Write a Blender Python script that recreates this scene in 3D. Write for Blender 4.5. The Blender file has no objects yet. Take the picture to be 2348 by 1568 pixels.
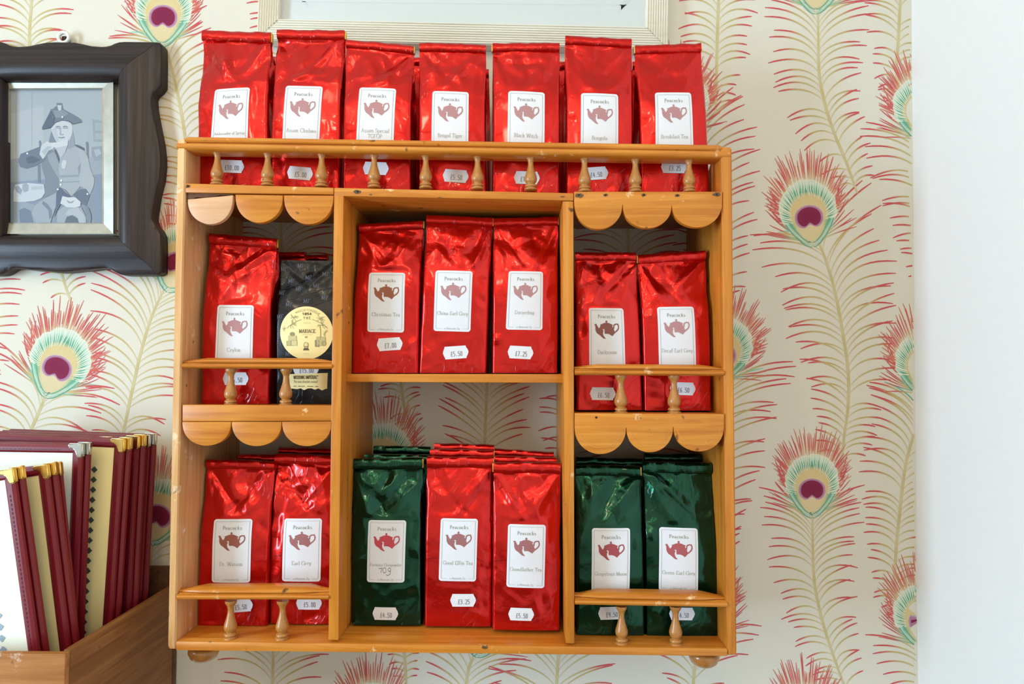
import bpy, bmesh, math, random
from mathutils import Vector, Matrix, noise
from math import sin, cos, pi, radians, sqrt, atan2

# ------------------------------------------------------------------ scene, camera, light
S = bpy.context.scene
COL = S.collection
W, H, FPX = 2348, 1568, 1565.3
EYE = 1.5                       # camera height (m)
DW = 1.0485                     # camera to papered wall (wall face is y = 0)
PITCH = math.atan(66 / FPX)     # looking slightly up
YAW = math.atan(19 / FPX)       # and slightly to the left

cam_d = bpy.data.cameras.new('camera')
cam_d.sensor_width = 36.0
cam_d.lens = FPX / W * 36.0
cam_d.clip_start = 0.02
cam = bpy.data.objects.new('camera', cam_d)
COL.objects.link(cam)
cam.location = (0, -DW, EYE)
cam.rotation_euler = (pi / 2 + PITCH, 0, YAW)
S.camera = cam

world = bpy.data.worlds.new('world')
S.world = world
world.use_nodes = True
bg = world.node_tree.nodes['Background']
bg.inputs[0].default_value = (1.0, 0.92, 0.78, 1)
bg.inputs[1].default_value = 0.8

S.view_settings.view_transform = 'Standard'
S.view_settings.look = 'None'
S.view_settings.gamma = 1.0
S.view_settings.use_curve_mapping = False
S.view_settings.exposure = -0.1


def area(name, loc, target, sx, sy, power, col):
    d = bpy.data.lights.new(name, 'AREA')
    d.shape = 'RECTANGLE'
    d.size, d.size_y = sx, sy
    d.energy = power
    d.color = col
    o = bpy.data.objects.new(name, d)
    COL.objects.link(o)
    o.location = loc
    o.rotation_euler = (Vector(target) - Vector(loc)).to_track_quat('-Z', 'Y').to_euler()
    return o


def bulb(name, loc, power, col, r):
    d = bpy.data.lights.new(name, 'POINT')
    d.energy = power
    d.color = col
    d.shadow_soft_size = r
    o = bpy.data.objects.new(name, d)
    COL.objects.link(o)
    o.location = loc
    return o


# daylight through the tall window of the left wall
area('window_daylight', (-2.16, -1.5, 1.46), (0, -1.5, 1.46), 0.55, 1.20, 72, (0.54, 0.80, 1.06))
# warm lamps of the tea room
bulb('pendant_lamp_light', (-0.30, -0.92, 2.40), 3.0, (1.0, 0.78, 0.50), 0.08)
for lx, ly in ((-1.1, -1.75), (-0.1, -1.95), (-0.7, -2.5)):
    bulb('pendant_lamp_light', (lx, ly, 2.55), 9.5, (1.0, 0.80, 0.53), 0.07)

# ------------------------------------------------------------------ projection helpers
_R = cam.rotation_euler.to_matrix()
_C = Vector(cam.location)


def P(u, v, y=0.0):
    """world point on the plane Y = y that stands behind photograph pixel (u, v)"""
    d = _R @ Vector(((u - W / 2) / FPX, -(v - H / 2) / FPX, -1.0))
    t = (y - _C.y) / d.y
    return _C + d * t


def lin(c):
    out = []
    for x in c[:3]:
        x = x / 255.0
        out.append(x / 12.92 if x <= 0.04045 else ((x + 0.055) / 1.055) ** 2.4)
    return (out[0], out[1], out[2], 1.0)


def mixc(a, b, t):
    return tuple(a[i] * (1 - t) + b[i] * t for i in range(3))


def sstep(a, b, x):
    t = max(0.0, min(1.0, (x - a) / (b - a)))
    return t * t * (3 - 2 * t)


# ------------------------------------------------------------------ object helpers
ORG = {}


def org(o):
    return ORG.get(o.name, Vector((0, 0, 0)))


def thing(name, loc, label, cat, group=None):
    o = bpy.data.objects.new(name, None)
    o.empty_display_size = 0.02
    COL.objects.link(o)
    o.location = loc
    ORG[o.name] = Vector(loc)
    tag(o, label, cat, group)
    return o


def tag(o, label=None, cat=None, group=None, kind=None):
    if label:
        o['label'] = label
    if cat:
        o['category'] = cat
    if group:
        o['group'] = group
    if kind:
        o['kind'] = kind


def link(name, me, mat, parent=None, origin=None):
    if mat is not None:
        for m in (mat if isinstance(mat, (list, tuple)) else [mat]):
            me.materials.append(m)
    o = bpy.data.objects.new(name, me)
    COL.objects.link(o)
    if parent is not None:
        o.parent = parent
        ORG[o.name] = org(parent)
    else:
        ORG[o.name] = Vector(origin) if origin is not None else Vector((0, 0, 0))
        o.location = ORG[o.name]
    return o


def mesh(name, verts, faces, mat, parent=None, smooth=False, cols=None, origin=None, kind=None, label=None):
    """verts are world points; they are stored relative to the thing's base"""
    base = org(parent) if parent is not None else (Vector(origin) if origin is not None else Vector((0, 0, 0)))
    me = bpy.data.meshes.new(name)
    me.from_pydata([(v[0] - base[0], v[1] - base[1], v[2] - base[2]) for v in verts], [], faces)
    if smooth:
        me.polygons.foreach_set('use_smooth', [True] * len(me.polygons))
    if cols is not None:
        at = me.color_attributes.new('Col', 'FLOAT_COLOR', 'POINT')
        flat = []
        for c in cols:
            flat.extend(c)
        at.data.foreach_set('color', flat)
    me.update()
    o = link(name, me, mat, parent, origin)
    if kind:
        o['kind'] = kind
    if label:
        o['label'] = label
    return o


def from_bm(name, bm, mat, parent=None, smooth=False, origin=None, sharp=None):
    base = org(parent) if parent is not None else (Vector(origin) if origin is not None else Vector((0, 0, 0)))
    bmesh.ops.recalc_face_normals(bm, faces=bm.faces)
    for v in bm.verts:
        v.co -= base
    me = bpy.data.meshes.new(name)
    bm.to_mesh(me)
    bm.free()
    if smooth:
        me.polygons.foreach_set('use_smooth', [True] * len(me.polygons))
        if sharp:
            me.set_sharp_from_angle(angle=radians(sharp))
    return link(name, me, mat, parent, origin)


def slab(name, pts, y0, y1, mat, parent=None, bev=0.001, smooth=True, origin=None, taper=None):
    """outline pts (world x, z) extruded from depth y0 (front) to y1 (back)"""
    bm = bmesh.new()
    f = [bm.verts.new((p[0], y0, p[1])) for p in pts]
    b = [bm.verts.new((p[0], y1, p[1])) for p in pts]
    bm.faces.new(f)
    bm.faces.new(b[::-1])
    n = len(pts)
    for i in range(n):
        j = (i + 1) % n
        bm.faces.new((f[j], f[i], b[i], b[j]))
    bmesh.ops.recalc_face_normals(bm, faces=bm.faces)
    if bev:
        es = [e for e in bm.edges if (e.verts[0] in f and e.verts[1] in f) or n <= 6]
        bmesh.ops.bevel(bm, geom=es, offset=bev, segments=2, profile=0.5, affect='EDGES', clamp_overlap=True)
    bmesh.ops.triangulate(bm, faces=[q for q in bm.faces if len(q.verts) > 4])
    return from_bm(name, bm, mat, parent, smooth, origin, sharp=40)


def pslab(name, px, y0, y1, mat, parent=None, **k):
    """slab whose front outline stands behind photograph pixels px"""
    return slab(name, [(p.x, p.z) for p in (P(u, v, y0) for u, v in px)], y0, y1, mat, parent, **k)


def boxm(name, lo, hi, mat, parent=None, bev=0.001, origin=None):
    return slab(name, [(lo[0], lo[2]), (hi[0], lo[2]), (hi[0], hi[2]), (lo[0], hi[2])], lo[1], hi[1], mat, parent, bev=bev, origin=origin)


def lathe_mesh(name, prof, n=24):
    """profile [(r, z)...] around Z"""
    v, f = [], []
    for r, z in prof:
        for i in range(n):
            a = 2 * pi * i / n
            v.append((r * cos(a), r * sin(a), z))
    for k in range(len(prof) - 1):
        for i in range(n):
            j = (i + 1) % n
            f.append((k * n + i, k * n + j, (k + 1) * n + j, (k + 1) * n + i))
    f.append(tuple(range(n))[::-1])
    f.append(tuple((len(prof) - 1) * n + i for i in range(n)))
    me = bpy.data.meshes.new(name)
    me.from_pydata(v, [], f)
    me.polygons.foreach_set('use_smooth', [True] * len(me.polygons))
    me.set_sharp_from_angle(angle=radians(50))
    return me


# ------------------------------------------------------------------ materials
def newmat(name):
    m = bpy.data.materials.new(name)
    m.use_nodes = True
    nt = m.node_tree
    return m, nt, nt.nodes['Principled BSDF']


def N(nt, t, **k):
    n = nt.nodes.new(t)
    for a, b in k.items():
        setattr(n, a, b)
    return n


def ramp(nt, stops):
    r = N(nt, 'ShaderNodeValToRGB')
    e = r.color_ramp.elements
    e[0].position, e[0].color = stops[0][0], lin(stops[0][1])
    e[1].position, e[1].color = stops[-1][0], lin(stops[-1][1])
    for p, c in stops[1:-1]:
        x = e.new(p)
        x.color = lin(c)
    return r


def noise_tex(nt, scale, detail=4, rough=0.5, mscale=None, dist=0.0):
    tc = N(nt, 'ShaderNodeTexCoord')
    n = N(nt, 'ShaderNodeTexNoise')
    n.inputs['Scale'].default_value = scale
    n.inputs['Detail'].default_value = detail
    n.inputs['Roughness'].default_value = rough
    n.inputs['Distortion'].default_value = dist
    if mscale:
        mp = N(nt, 'ShaderNodeMapping')
        mp.inputs['Scale'].default_value = mscale
        nt.links.new(tc.outputs['Object'], mp.inputs['Vector'])
        nt.links.new(mp.outputs[0], n.inputs['Vector'])
    else:
        nt.links.new(tc.outputs['Object'], n.inputs['Vector'])
    return n


def mix(nt, a, b, fac, mode='MIX'):
    m = N(nt, 'ShaderNodeMix', data_type='RGBA', blend_type=mode)
    if isinstance(fac, (int, float)):
        m.inputs[0].default_value = fac
    else:
        nt.links.new(fac, m.inputs[0])
    for s, x in ((6, a), (7, b)):
        if isinstance(x, tuple):
            m.inputs[s].default_value = x
        else:
            nt.links.new(x, m.inputs[s])
    return m.outputs[2]


def bump(nt, bsdf, h, strength, dist):
    b = N(nt, 'ShaderNodeBump')
    b.inputs['Strength'].default_value = strength
    b.inputs['Distance'].default_value = dist
    nt.links.new(h, b.inputs['Height'])
    nt.links.new(b.outputs[0], bsdf.inputs['Normal'])
    return b


def wood(name, stops, axis='x', rough=0.42, coat=0.2, stretch=(5, 95), worn=None, worn_lo=0.62, blot=0.5, knots=True):
    m, nt, b = newmat(name)
    s = {'x': (stretch[0], stretch[1], stretch[1]), 'y': (stretch[1], stretch[0], stretch[1]), 'z': (stretch[1], stretch[1], stretch[0])}[axis]
    n = noise_tex(nt, 1.0, 5, 0.6, s, 0.8)
    r = ramp(nt, stops)
    nt.links.new(n.outputs['Fac'], r.inputs[0])
    n2 = noise_tex(nt, 9.0, 3, 0.55)
    r2 = N(nt, 'ShaderNodeMapRange')
    r2.inputs[1].default_value, r2.inputs[2].default_value = 0.35, 0.7
    r2.inputs[3].default_value, r2.inputs[4].default_value = 0.0, blot
    nt.links.new(n2.outputs['Fac'], r2.inputs[0])
    c = mix(nt, r.outputs[0], lin(stops[0][1]), r2.outputs[0])
    if knots:
        nk = noise_tex(nt, 55.0, 2, 0.5)
        rk = N(nt, 'ShaderNodeMapRange')
        rk.inputs[1].default_value, rk.inputs[2].default_value = 0.71, 0.78
        nt.links.new(nk.outputs['Fac'], rk.inputs[0])
        c = mix(nt, c, lin((92, 60, 30)), rk.outputs[0])
    if worn:
        n3 = noise_tex(nt, 26.0, 5, 0.65)
        r3 = N(nt, 'ShaderNodeMapRange')
        r3.inputs[1].default_value, r3.inputs[2].default_value = worn_lo, worn_lo + 0.06
        nt.links.new(n3.outputs['Fac'], r3.inputs[0])
        c = mix(nt, c, lin(worn), r3.outputs[0])
    nt.links.new(c, b.inputs['Base Color'])
    b.inputs['Roughness'].default_value = rough
    b.inputs['Coat Weight'].default_value = coat
    b.inputs['Coat Roughness'].default_value = 0.22
    b.inputs['Specular IOR Level'].default_value = 0.3
    bump(nt, b, n.outputs['Fac'], 0.25, 0.0012)
    return m


PINE = [(0.30, (182, 103, 27)), (0.5, (208, 130, 40)), (0.72, (224, 152, 62))]
M_PINE_X = wood('honey pine along', PINE, 'x', worn=(236, 196, 140), worn_lo=0.66)
M_PINE_Z = wood('honey pine upright', PINE, 'z', worn=(232, 190, 140), worn_lo=0.70)
M_PALE_Z = wood('worn window-lit pine upright', [(0.3, (206, 146, 84)), (0.5, (226, 176, 118)), (0.72, (238, 200, 150))], 'z', worn=(240, 214, 176), worn_lo=0.62)  # paler tone carries the window light on the left side panel
M_PALE_X = wood('faded pink pine', [(0.3, (206, 150, 108)), (0.5, (222, 172, 130)), (0.72, (230, 186, 146))], 'x')
M_TURN = wood('turned beech', [(0.3, (160, 100, 42)), (0.5, (186, 124, 56)), (0.72, (204, 148, 78))], 'z', coat=0.6, rough=0.3)
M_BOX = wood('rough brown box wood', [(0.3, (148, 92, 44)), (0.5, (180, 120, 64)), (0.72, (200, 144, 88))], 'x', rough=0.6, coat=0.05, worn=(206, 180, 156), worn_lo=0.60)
M_BOXY = wood('shaded brown box wood side', [(0.3, (112, 68, 32)), (0.5, (142, 90, 46)), (0.72, (164, 112, 64))], 'y', rough=0.6, coat=0.05)  # darker copy of the box wood: side panel's shade put into colour
M_BOXD = wood('deep shaded brown box wood', [(0.3, (74, 44, 22)), (0.5, (96, 60, 32)), (0.72, (112, 74, 42))], 'y', rough=0.6, coat=0.05)  # darkest copy: shade of the back and inner panels painted in
M_OAK = {ax: wood('dark fumed oak ' + ax, [(0.3, (24, 17, 17)), (0.5, (42, 31, 30)), (0.72, (62, 47, 43))], ax, rough=0.45, coat=0.12, stretch=(4, 150), blot=0.2, knots=False) for ax in 'xz'}


def plain(name, c, rough=0.5, metal=0.0, coat=0.0, nscale=0, namt=0.06, bumpd=0.0, spec=None):
    m, nt, b = newmat(name)
    b.inputs['Roughness'].default_value = rough
    b.inputs['Metallic'].default_value = metal
    b.inputs['Coat Weight'].default_value = coat
    if spec is not None:
        b.inputs['Specular IOR Level'].default_value = spec
    n = noise_tex(nt, nscale or 40, 4)
    dark = tuple(x * (1 - namt * 2) for x in lin(c)[:3]) + (1.0,)
    nt.links.new(mix(nt, lin(c), dark, n.outputs['Fac']), b.inputs['Base Color'])
    if bumpd:
        bump(nt, b, n.outputs['Fac'], 0.3, bumpd)
    return m


PAPER_C = (222, 216, 200)
M_WALLPAPER = plain('cream wallpaper', PAPER_C, 0.75, nscale=300, namt=0.02, bumpd=0.0002, spec=0.25)
M_WHITE = plain('white painted plaster', (244, 244, 241), 0.7, nscale=60, namt=0.015, bumpd=0.0008, spec=0.3)
M_CEIL = plain('off white ceiling', (236, 228, 212), 0.85)
M_FLOOR = wood('brown floor boards', [(0.3, (88, 54, 30)), (0.5, (112, 72, 42)), (0.72, (134, 92, 56))], 'y', stretch=(3, 40))
M_CREAMP = wood('cream painted reeded wood', [(0.3, (222, 216, 196)), (0.5, (234, 229, 212)), (0.72, (240, 236, 222))], 'x', rough=0.6, coat=0.0, knots=False)
M_MAT = plain('pale mount board', (208, 214, 213), 0.8, namt=0.01)
M_SILVER = plain('tarnished silver slip', (196, 192, 178), 0.42, 0.55, nscale=70, namt=0.2)
M_LABEL = plain('white label paper', (227, 227, 231), 0.45, namt=0.008, spec=0.4)
M_CREAMLABEL = plain('cream label paper', (246, 226, 158), 0.5, namt=0.02)
M_GOLD = plain('brass', (240, 205, 126), 0.22, 1.0, namt=0.1)
M_CHROME = plain('nickel', (206, 204, 196), 0.2, 1.0, namt=0.1)
M_BURG = plain('burgundy leatherette', (122, 11, 28), 0.4, coat=0.2, nscale=500, namt=0.08, bumpd=0.0002)
M_STITCH = plain('burgundy thread', (84, 12, 34), 0.6)
M_PAGE = plain('cream menu paper', (250, 230, 164), 0.6, namt=0.01)
M_PAGEW = plain('white menu paper', (240, 240, 222), 0.55, namt=0.01)
M_NAIL = plain('old iron nail', (58, 46, 40), 0.5, 0.7)
M_WHITEENAMEL = plain('white hanger ring', (232, 230, 224), 0.4)
M_TIE = plain('gold tin tie', (222, 184, 84), 0.35, 0.7)


def print_mat(name, rough, spec=0.25):
    m, nt, b = newmat(name)
    a = N(nt, 'ShaderNodeAttribute', attribute_name='Col')
    nt.links.new(a.outputs['Color'], b.inputs['Base Color'])
    b.inputs['Roughness'].default_value = rough
    b.inputs['Specular IOR Level'].default_value = spec
    return m


M_PRINT = print_mat('printed wallpaper colour', 0.75)
M_INK = print_mat('printed label ink', 0.5, 0.3)


def foil(name, base, dark, metal, rough, coat, bs=0.35):
    m, nt, b = newmat(name)
    n = noise_tex(nt, 14, 3, 0.5)
    nt.links.new(mix(nt, lin(base), lin(dark), n.outputs['Fac']), b.inputs['Base Color'])
    b.inputs['Metallic'].default_value = metal
    b.inputs['Roughness'].default_value = rough
    b.inputs['Coat Weight'].default_value = coat
    b.inputs['Coat Roughness'].default_value = 0.09
    n1 = noise_tex(nt, 42, 3, 0.45, None, 0.6)
    ab = N(nt, 'ShaderNodeMath', operation='SUBTRACT')
    nt.links.new(n1.outputs['Fac'], ab.inputs[0])
    ab.inputs[1].default_value = 0.5
    ab2 = N(nt, 'ShaderNodeMath', operation='ABSOLUTE')
    nt.links.new(ab.outputs[0], ab2.inputs[0])
    bump(nt, b, ab2.outputs[0], bs, 0.004)
    # clear film over the foil: its own sharper creases
    n2 = noise_tex(nt, 1.0, 1, 0.4, (30, 30, 19), 1.8)
    s2 = N(nt, 'ShaderNodeMath', operation='SUBTRACT')
    nt.links.new(n2.outputs['Fac'], s2.inputs[0])
    s2.inputs[1].default_value = 0.5
    a2 = N(nt, 'ShaderNodeMath', operation='ABSOLUTE')
    nt.links.new(s2.outputs[0], a2.inputs[0])
    p2 = N(nt, 'ShaderNodeMath', operation='POWER')
    nt.links.new(a2.outputs[0], p2.inputs[0])
    p2.inputs[1].default_value = 0.6
    cb_ = N(nt, 'ShaderNodeBump')
    cb_.inputs['Strength'].default_value = 0.6
    cb_.inputs['Distance'].default_value = 0.006
    nm_ = noise_tex(nt, 11, 1, 0.4)
    rm = N(nt, 'ShaderNodeMapRange')
    rm.inputs[1].default_value, rm.inputs[2].default_value = 0.47, 0.62
    nt.links.new(nm_.outputs['Fac'], rm.inputs[0])
    hm = N(nt, 'ShaderNodeMath', operation='MULTIPLY')
    nt.links.new(p2.outputs[0], hm.inputs[0])
    nt.links.new(rm.outputs[0], hm.inputs[1])
    nt.links.new(hm.outputs[0], cb_.inputs['Height'])
    nt.links.new(cb_.outputs[0], b.inputs['Coat Normal'])
    return m


M_RED = foil('red foil', (214, 19, 8), (190, 12, 6), 0.78, 0.26, 0.4)
M_GREEN = foil('dark green foil', (7, 74, 49), (4, 48, 34), 0.9, 0.21, 0.4)
M_BLACK = foil('black glossy paper', (11, 11, 13), (7, 7, 9), 0.0, 0.3, 0.12, 0.15)
M_BLACK.node_tree.nodes['Principled BSDF'].inputs['Specular IOR Level'].default_value = 0.3

m, nt, b = newmat('picture glass')
M_GLASS = m
nt.nodes.remove(b)
tr = N(nt, 'ShaderNodeBsdfTransparent')
gl = N(nt, 'ShaderNodeBsdfGlossy')
gl.inputs['Roughness'].default_value = 0.03
fr = N(nt, 'ShaderNodeFresnel')
fr.inputs[0].default_value = 1.5
mx = N(nt, 'ShaderNodeMixShader')
geo = N(nt, 'ShaderNodeNewGeometry')
inv = N(nt, 'ShaderNodeMath', operation='SUBTRACT')
inv.inputs[0].default_value = 1.0
nt.links.new(geo.outputs['Backfacing'], inv.inputs[1])
mul = N(nt, 'ShaderNodeMath', operation='MULTIPLY')
nt.links.new(fr.outputs[0], mul.inputs[0])
nt.links.new(inv.outputs[0], mul.inputs[1])
nt.links.new(mul.outputs[0], mx.inputs[0])
nt.links.new(tr.outputs[0], mx.inputs[1])
nt.links.new(gl.outputs[0], mx.inputs[2])
nt.links.new(mx.outputs[0], nt.nodes['Material Output'].inputs[0])

# ------------------------------------------------------------------ the room
CEIL, LEFT, FRONT = 2.75, -2.2, -3.6
ct, cb = P(2090, 0), P(2105, 1568)                  # the papered wall's right-hand corner


def corner_x(z):
    return ct.x + (cb.x - ct.x) * (z - ct.z) / (cb.z - ct.z)


def quad(name, pts, mat, kind='structure', parent=None):
    o = mesh(name, pts, [(0, 1, 2, 3)], mat, parent)
    if kind:
        o['kind'] = kind
    return o


wall_back = quad('wall_back', [(LEFT, 0, 0), (corner_x(0), 0, 0), (corner_x(CEIL), 0, CEIL), (LEFT, 0, CEIL)], M_WALLPAPER)
quad('wall_right', [(corner_x(0), 0, 0), (corner_x(0), FRONT, 0), (corner_x(CEIL), FRONT, CEIL), (corner_x(CEIL), 0, CEIL)], M_WHITE)
quad('floor', [(LEFT, FRONT, 0), (1.2, FRONT, 0), (1.2, 0, 0), (LEFT, 0, 0)], M_FLOOR)
quad('ceiling', [(LEFT, FRONT, CEIL), (1.2, FRONT, CEIL), (1.2, 0, CEIL), (LEFT, 0, CEIL)], M_CEIL)
mesh('wall_front', [(LEFT, FRONT, 0), (1.2, FRONT, 0), (1.2, FRONT, CEIL), (LEFT, FRONT, CEIL)], [(3, 2, 1, 0)], M_CEIL, kind='structure')
# left wall with its window opening
wy0, wy1, wz0, wz1 = -1.80, -1.20, 0.86, 2.20
lv = [(LEFT, y, z) for z in (0, wz0, wz1, CEIL) for y in (FRONT, wy0, wy1, 0)]
lf = [(r * 4 + c, r * 4 + c + 1, r * 4 + c + 5, r * 4 + c + 4) for r in range(3) for c in range(3) if (r, c) != (1, 1)]
mesh('wall_left', lv, lf, M_CEIL, kind='structure')

# ------------------------------------------------------------------ printed feathers of the wallpaper
GOLD_B, GOLD, RED, GREEN, LGREEN, TAN = (214, 205, 172), (194, 176, 118), (202, 84, 88), (82, 158, 128), (160, 208, 186), (214, 190, 132)
CREAM_ST = (242, 234, 210)


class Strokes:
    """flat print gathered in photograph pixels of the wall and laid on the wall face"""

    def __init__(self):
        self.v, self.f, self.c = [], [], []
        self.lift = 0.0

    def ribbon(self, pts, ws, cols):
        n = len(pts)
        b = len(self.v)
        self.lift += 0.0000005
        for i, (x, y) in enumerate(pts):
            x0, y0 = pts[max(0, i - 1)]
            x1, y1 = pts[min(n - 1, i + 1)]
            dx, dy = x1 - x0, y1 - y0
            l = sqrt(dx * dx + dy * dy) or 1.0
            nx, ny = -dy / l * ws[i] / 2, dx / l * ws[i] / 2
            self.v += [(x + nx, y + ny, self.lift), (x - nx, y - ny, self.lift)]
            self.c += [lin(cols[i])] * 2
        for i in range(n - 1):
            self.f.append((b + 2 * i, b + 2 * i + 1, b + 2 * i + 3, b + 2 * i + 2))

    def fan(self, rings, cols, closed=True):
        """rings of equal length, one colour list per ring"""
        b = len(self.v)
        n = len(rings[0])
        for r, cc in zip(rings, cols):
            for k, p in enumerate(r):
                self.v.append((p[0], p[1], self.lift))
                self.c.append(lin(cc[k] if isinstance(cc, list) else cc))
        for k in range(len(rings) - 1):
            for i in range(n):
                j = (i + 1) % n
                self.f.append((b + k * n + i, b + k * n + j, b + (k + 1) * n + j, b + (k + 1) * n + i))
        self.f.append(tuple(b + (len(rings) - 1) * n + i for i in range(n)))

    def build(self, name, parent, y0=-0.0002):
        vv = [P(x, y, y0 - l) for x, y, l in self.v]
        keep = []
        for q in self.f:
            if all(vv[i].x < corner_x(vv[i].z) - 0.001 for i in q):
                keep.append(q)
        return mesh(name, vv, keep, M_PRINT, parent, cols=self.c)


def bez(a, c, b, n):
    return [((1 - t) ** 2 * a[0] + 2 * t * (1 - t) * c[0] + t * t * b[0], (1 - t) ** 2 * a[1] + 2 * t * (1 - t) * c[1] + t * t * b[1]) for t in [i / n for i in range(n + 1)]]


def catmull(pts, n):
    out = []
    p = [pts[0]] + list(pts) + [pts[-1]]
    for i in range(1, len(p) - 2):
        for k in range(n):
            t = k / n
            out.append(tuple(0.5 * ((2 * p[i][j]) + (-p[i - 1][j] + p[i + 1][j]) * t + (2 * p[i - 1][j] - 5 * p[i][j] + 4 * p[i + 1][j] - p[i + 2][j]) * t * t + (-p[i - 1][j] + 3 * p[i][j] - 3 * p[i + 1][j] + p[i + 2][j]) * t ** 3) for j in (0, 1)))
    out.append(tuple(pts[-1]))
    return out


def feather(seed, eye=None, tilt=0.0, quill=(), size=1.0, blen=150, ends=True, spread=1.0, tail=0.35, rise=0.36):
    rnd = random.Random(seed)
    st = Strokes()
    ca, sa = cos(radians(tilt)), sin(radians(tilt))
    q = catmull(quill, 14) if len(quill) > 1 else []
    # arc length table
    if q:
        L = [0.0]
        for i in range(1, len(q)):
            L.append(L[-1] + sqrt((q[i][0] - q[i - 1][0]) ** 2 + (q[i][1] - q[i - 1][1]) ** 2))
        tot = L[-1]

        def at(d):
            i = 1
            while i < len(L) - 1 and L[i] < d:
                i += 1
            t = (d - L[i - 1]) / max(1e-6, L[i] - L[i - 1])
            x = q[i - 1][0] + (q[i][0] - q[i - 1][0]) * t
            y = q[i - 1][1] + (q[i][1] - q[i - 1][1]) * t
            dx, dy = q[i - 1][0] - q[i][0], q[i - 1][1] - q[i][1]
            l = sqrt(dx * dx + dy * dy) or 1
            return (x, y), (dx / l, dy / l)          # point and direction toward the tip
        d = 4.0
        side = 1
        while d < tot - 8:
            f = d / tot
            (x, y), (ux, uy) = at(d)
            for side in (-1, 1):
                if rnd.random() < 0.06:
                    continue
                nx, ny = -uy * side, ux * side
                if nx * side < 0:
                    nx, ny = -nx, -ny
                ln = blen * size * (1.0 - (1 - tail) * f ** 1.5) * rnd.uniform(0.86, 1.12)
                if eye is not None and d < 12 * size:
                    ln *= 0.55
                up1 = 0.52 - 0.10 * f + rnd.uniform(-0.06, 0.06)
                if f < 0.25:
                    up2 = 0.62 - 1.2 * f + rnd.uniform(-0.06, 0.06)
                else:
                    up2 = rise - 0.10 * f + rnd.uniform(-0.2, 0.12)
                st_ = 0.24 + 0.10 * f
                c = (x + ln * (st_ * nx * spread + up1 * 0.92 * ux), y + ln * (st_ * ny * spread + up1 * 0.92 * uy))
                e = (x + ln * (0.94 * nx * spread + (up2 + 0.06) * ux), y + ln * (0.94 * ny * spread + (up2 + 0.06) * uy))
                pts = bez((x, y), c, e, 10)
                redat = rnd.uniform(0.58, 0.78)
                green = eye is not None and d < 12 * size
                cols, ws = [], []
                for i in range(11):
                    t = i / 10
                    if green:
                        cc = mixc(GREEN, LGREEN, t)
                    else:
                        cc = mixc(GOLD_B, GOLD, min(1, t * 2.2)) if t < 0.5 else mixc(GOLD, RED, sstep(redat - 0.12, redat + 0.16, t))
                    cols.append(cc)
                    ws.append((2.0 + 1.7 * sin(pi * min(1, t * 1.15) * 0.62)) * size * (0.55 if t > 0.97 else 1))
                st.ribbon(pts, ws, cols)
            d += rnd.uniform(14, 20) * size * (1.0 if f > 0.12 else 0.75)
        qq = q
        st.lift = 0.00005
        st.ribbon(qq, [(3.2 + 3.6 * sin(pi * min(1, i / len(qq))) ** 0.5) * size for i in range(len(qq))], [mixc(GOLD, GOLD_B, 0.25 + 0.3 * (0.5 + 0.5 * sin(i * 0.5))) for i in range(len(qq))])
    if eye is not None:
        def T(x, y):
            x, y = x * size, y * size
            return (eye[0] + x * ca + y * sa, eye[1] - (y * ca - x * sa))
        st.lift = 0.00006
        # long barbs that wrap round the sides of the eye
        for sgn in (-1, 1):
            for k in range(11):
                t = k / 10
                ex_ = sgn * (104 - 26 * t + rnd.uniform(-10, 10))
                ey_ = -34 + 112 * t + rnd.uniform(-8, 8)
                cx_, cy_ = sgn * (50 + 14 * t), -44 + 40 * t
                pts = [T(a, b2) for a, b2 in bez((sgn * (3 + 5 * t), -60 + 8 * t), (cx_, cy_), (ex_, ey_), 9)]
                base_c = mixc(LGREEN, GREEN, 0.5) if k % 3 == 1 else GOLD
                cols = [mixc(base_c, GOLD_B, 0.3 * (1 - i / 9)) if i < 5 else mixc(base_c, RED, sstep(0.45, 0.75, i / 9)) for i in range(10)]
                st.ribbon(pts, [w * size for w in (1.5, 1.9, 2.2, 2.4, 2.6, 2.6, 2.6, 2.4, 1.9, 1.0)], cols)
        st.lift = 0.00009
        # long tip strokes
        for k in range(70):
            ph = radians(-96 + 192 * (k + rnd.uniform(-0.4, 0.4)) / 69)
            r0 = 62 + 14 * cos(ph)
            x0, y0 = r0 * sin(ph) * 0.92, r0 * cos(ph) + 4
            ln = rnd.uniform(34, 78) * (0.75 + 0.35 * cos(ph))
            dx, dy = sin(ph * 0.55), cos(ph * 0.55)
            x1, y1 = x0 + ln * dx, y0 + ln * dy
            cx, cy = x0 + ln * 0.5 * (dx * 0.5 + sin(ph) * 0.2), y0 + ln * 0.55 * dy
            cx += rnd.uniform(-3, 3)
            pts = [T(a, b2) for a, b2 in bez((x0 * 0.9, y0 * 0.9), (cx, cy), (x1, y1), 7)]
            red = mixc((208, 104, 84) if rnd.random() < 0.5 else (202, 82, 82), PAPER_C, rnd.uniform(0, 0.25))
            st.ribbon(pts, [w * size for w in (1.2, 1.9, 2.3, 2.6, 2.6, 2.4, 1.8, 0.9)], [mixc(LGREEN, TAN, 0.5), mixc(TAN, PAPER_C, 0.3), mixc(TAN, red, 0.5), red, red, red, red, red])
        # green ring, tan heart
        n = 56
        rings, cols = [], []

        def rad(ph, rt, rs, rb):
            c0 = cos(ph)
            if c0 >= 0:
                return rs + (rt - rs) * c0 ** 1.2
            t = -c0
            return rs + (rb - rs) * t ** 1.9
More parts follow.
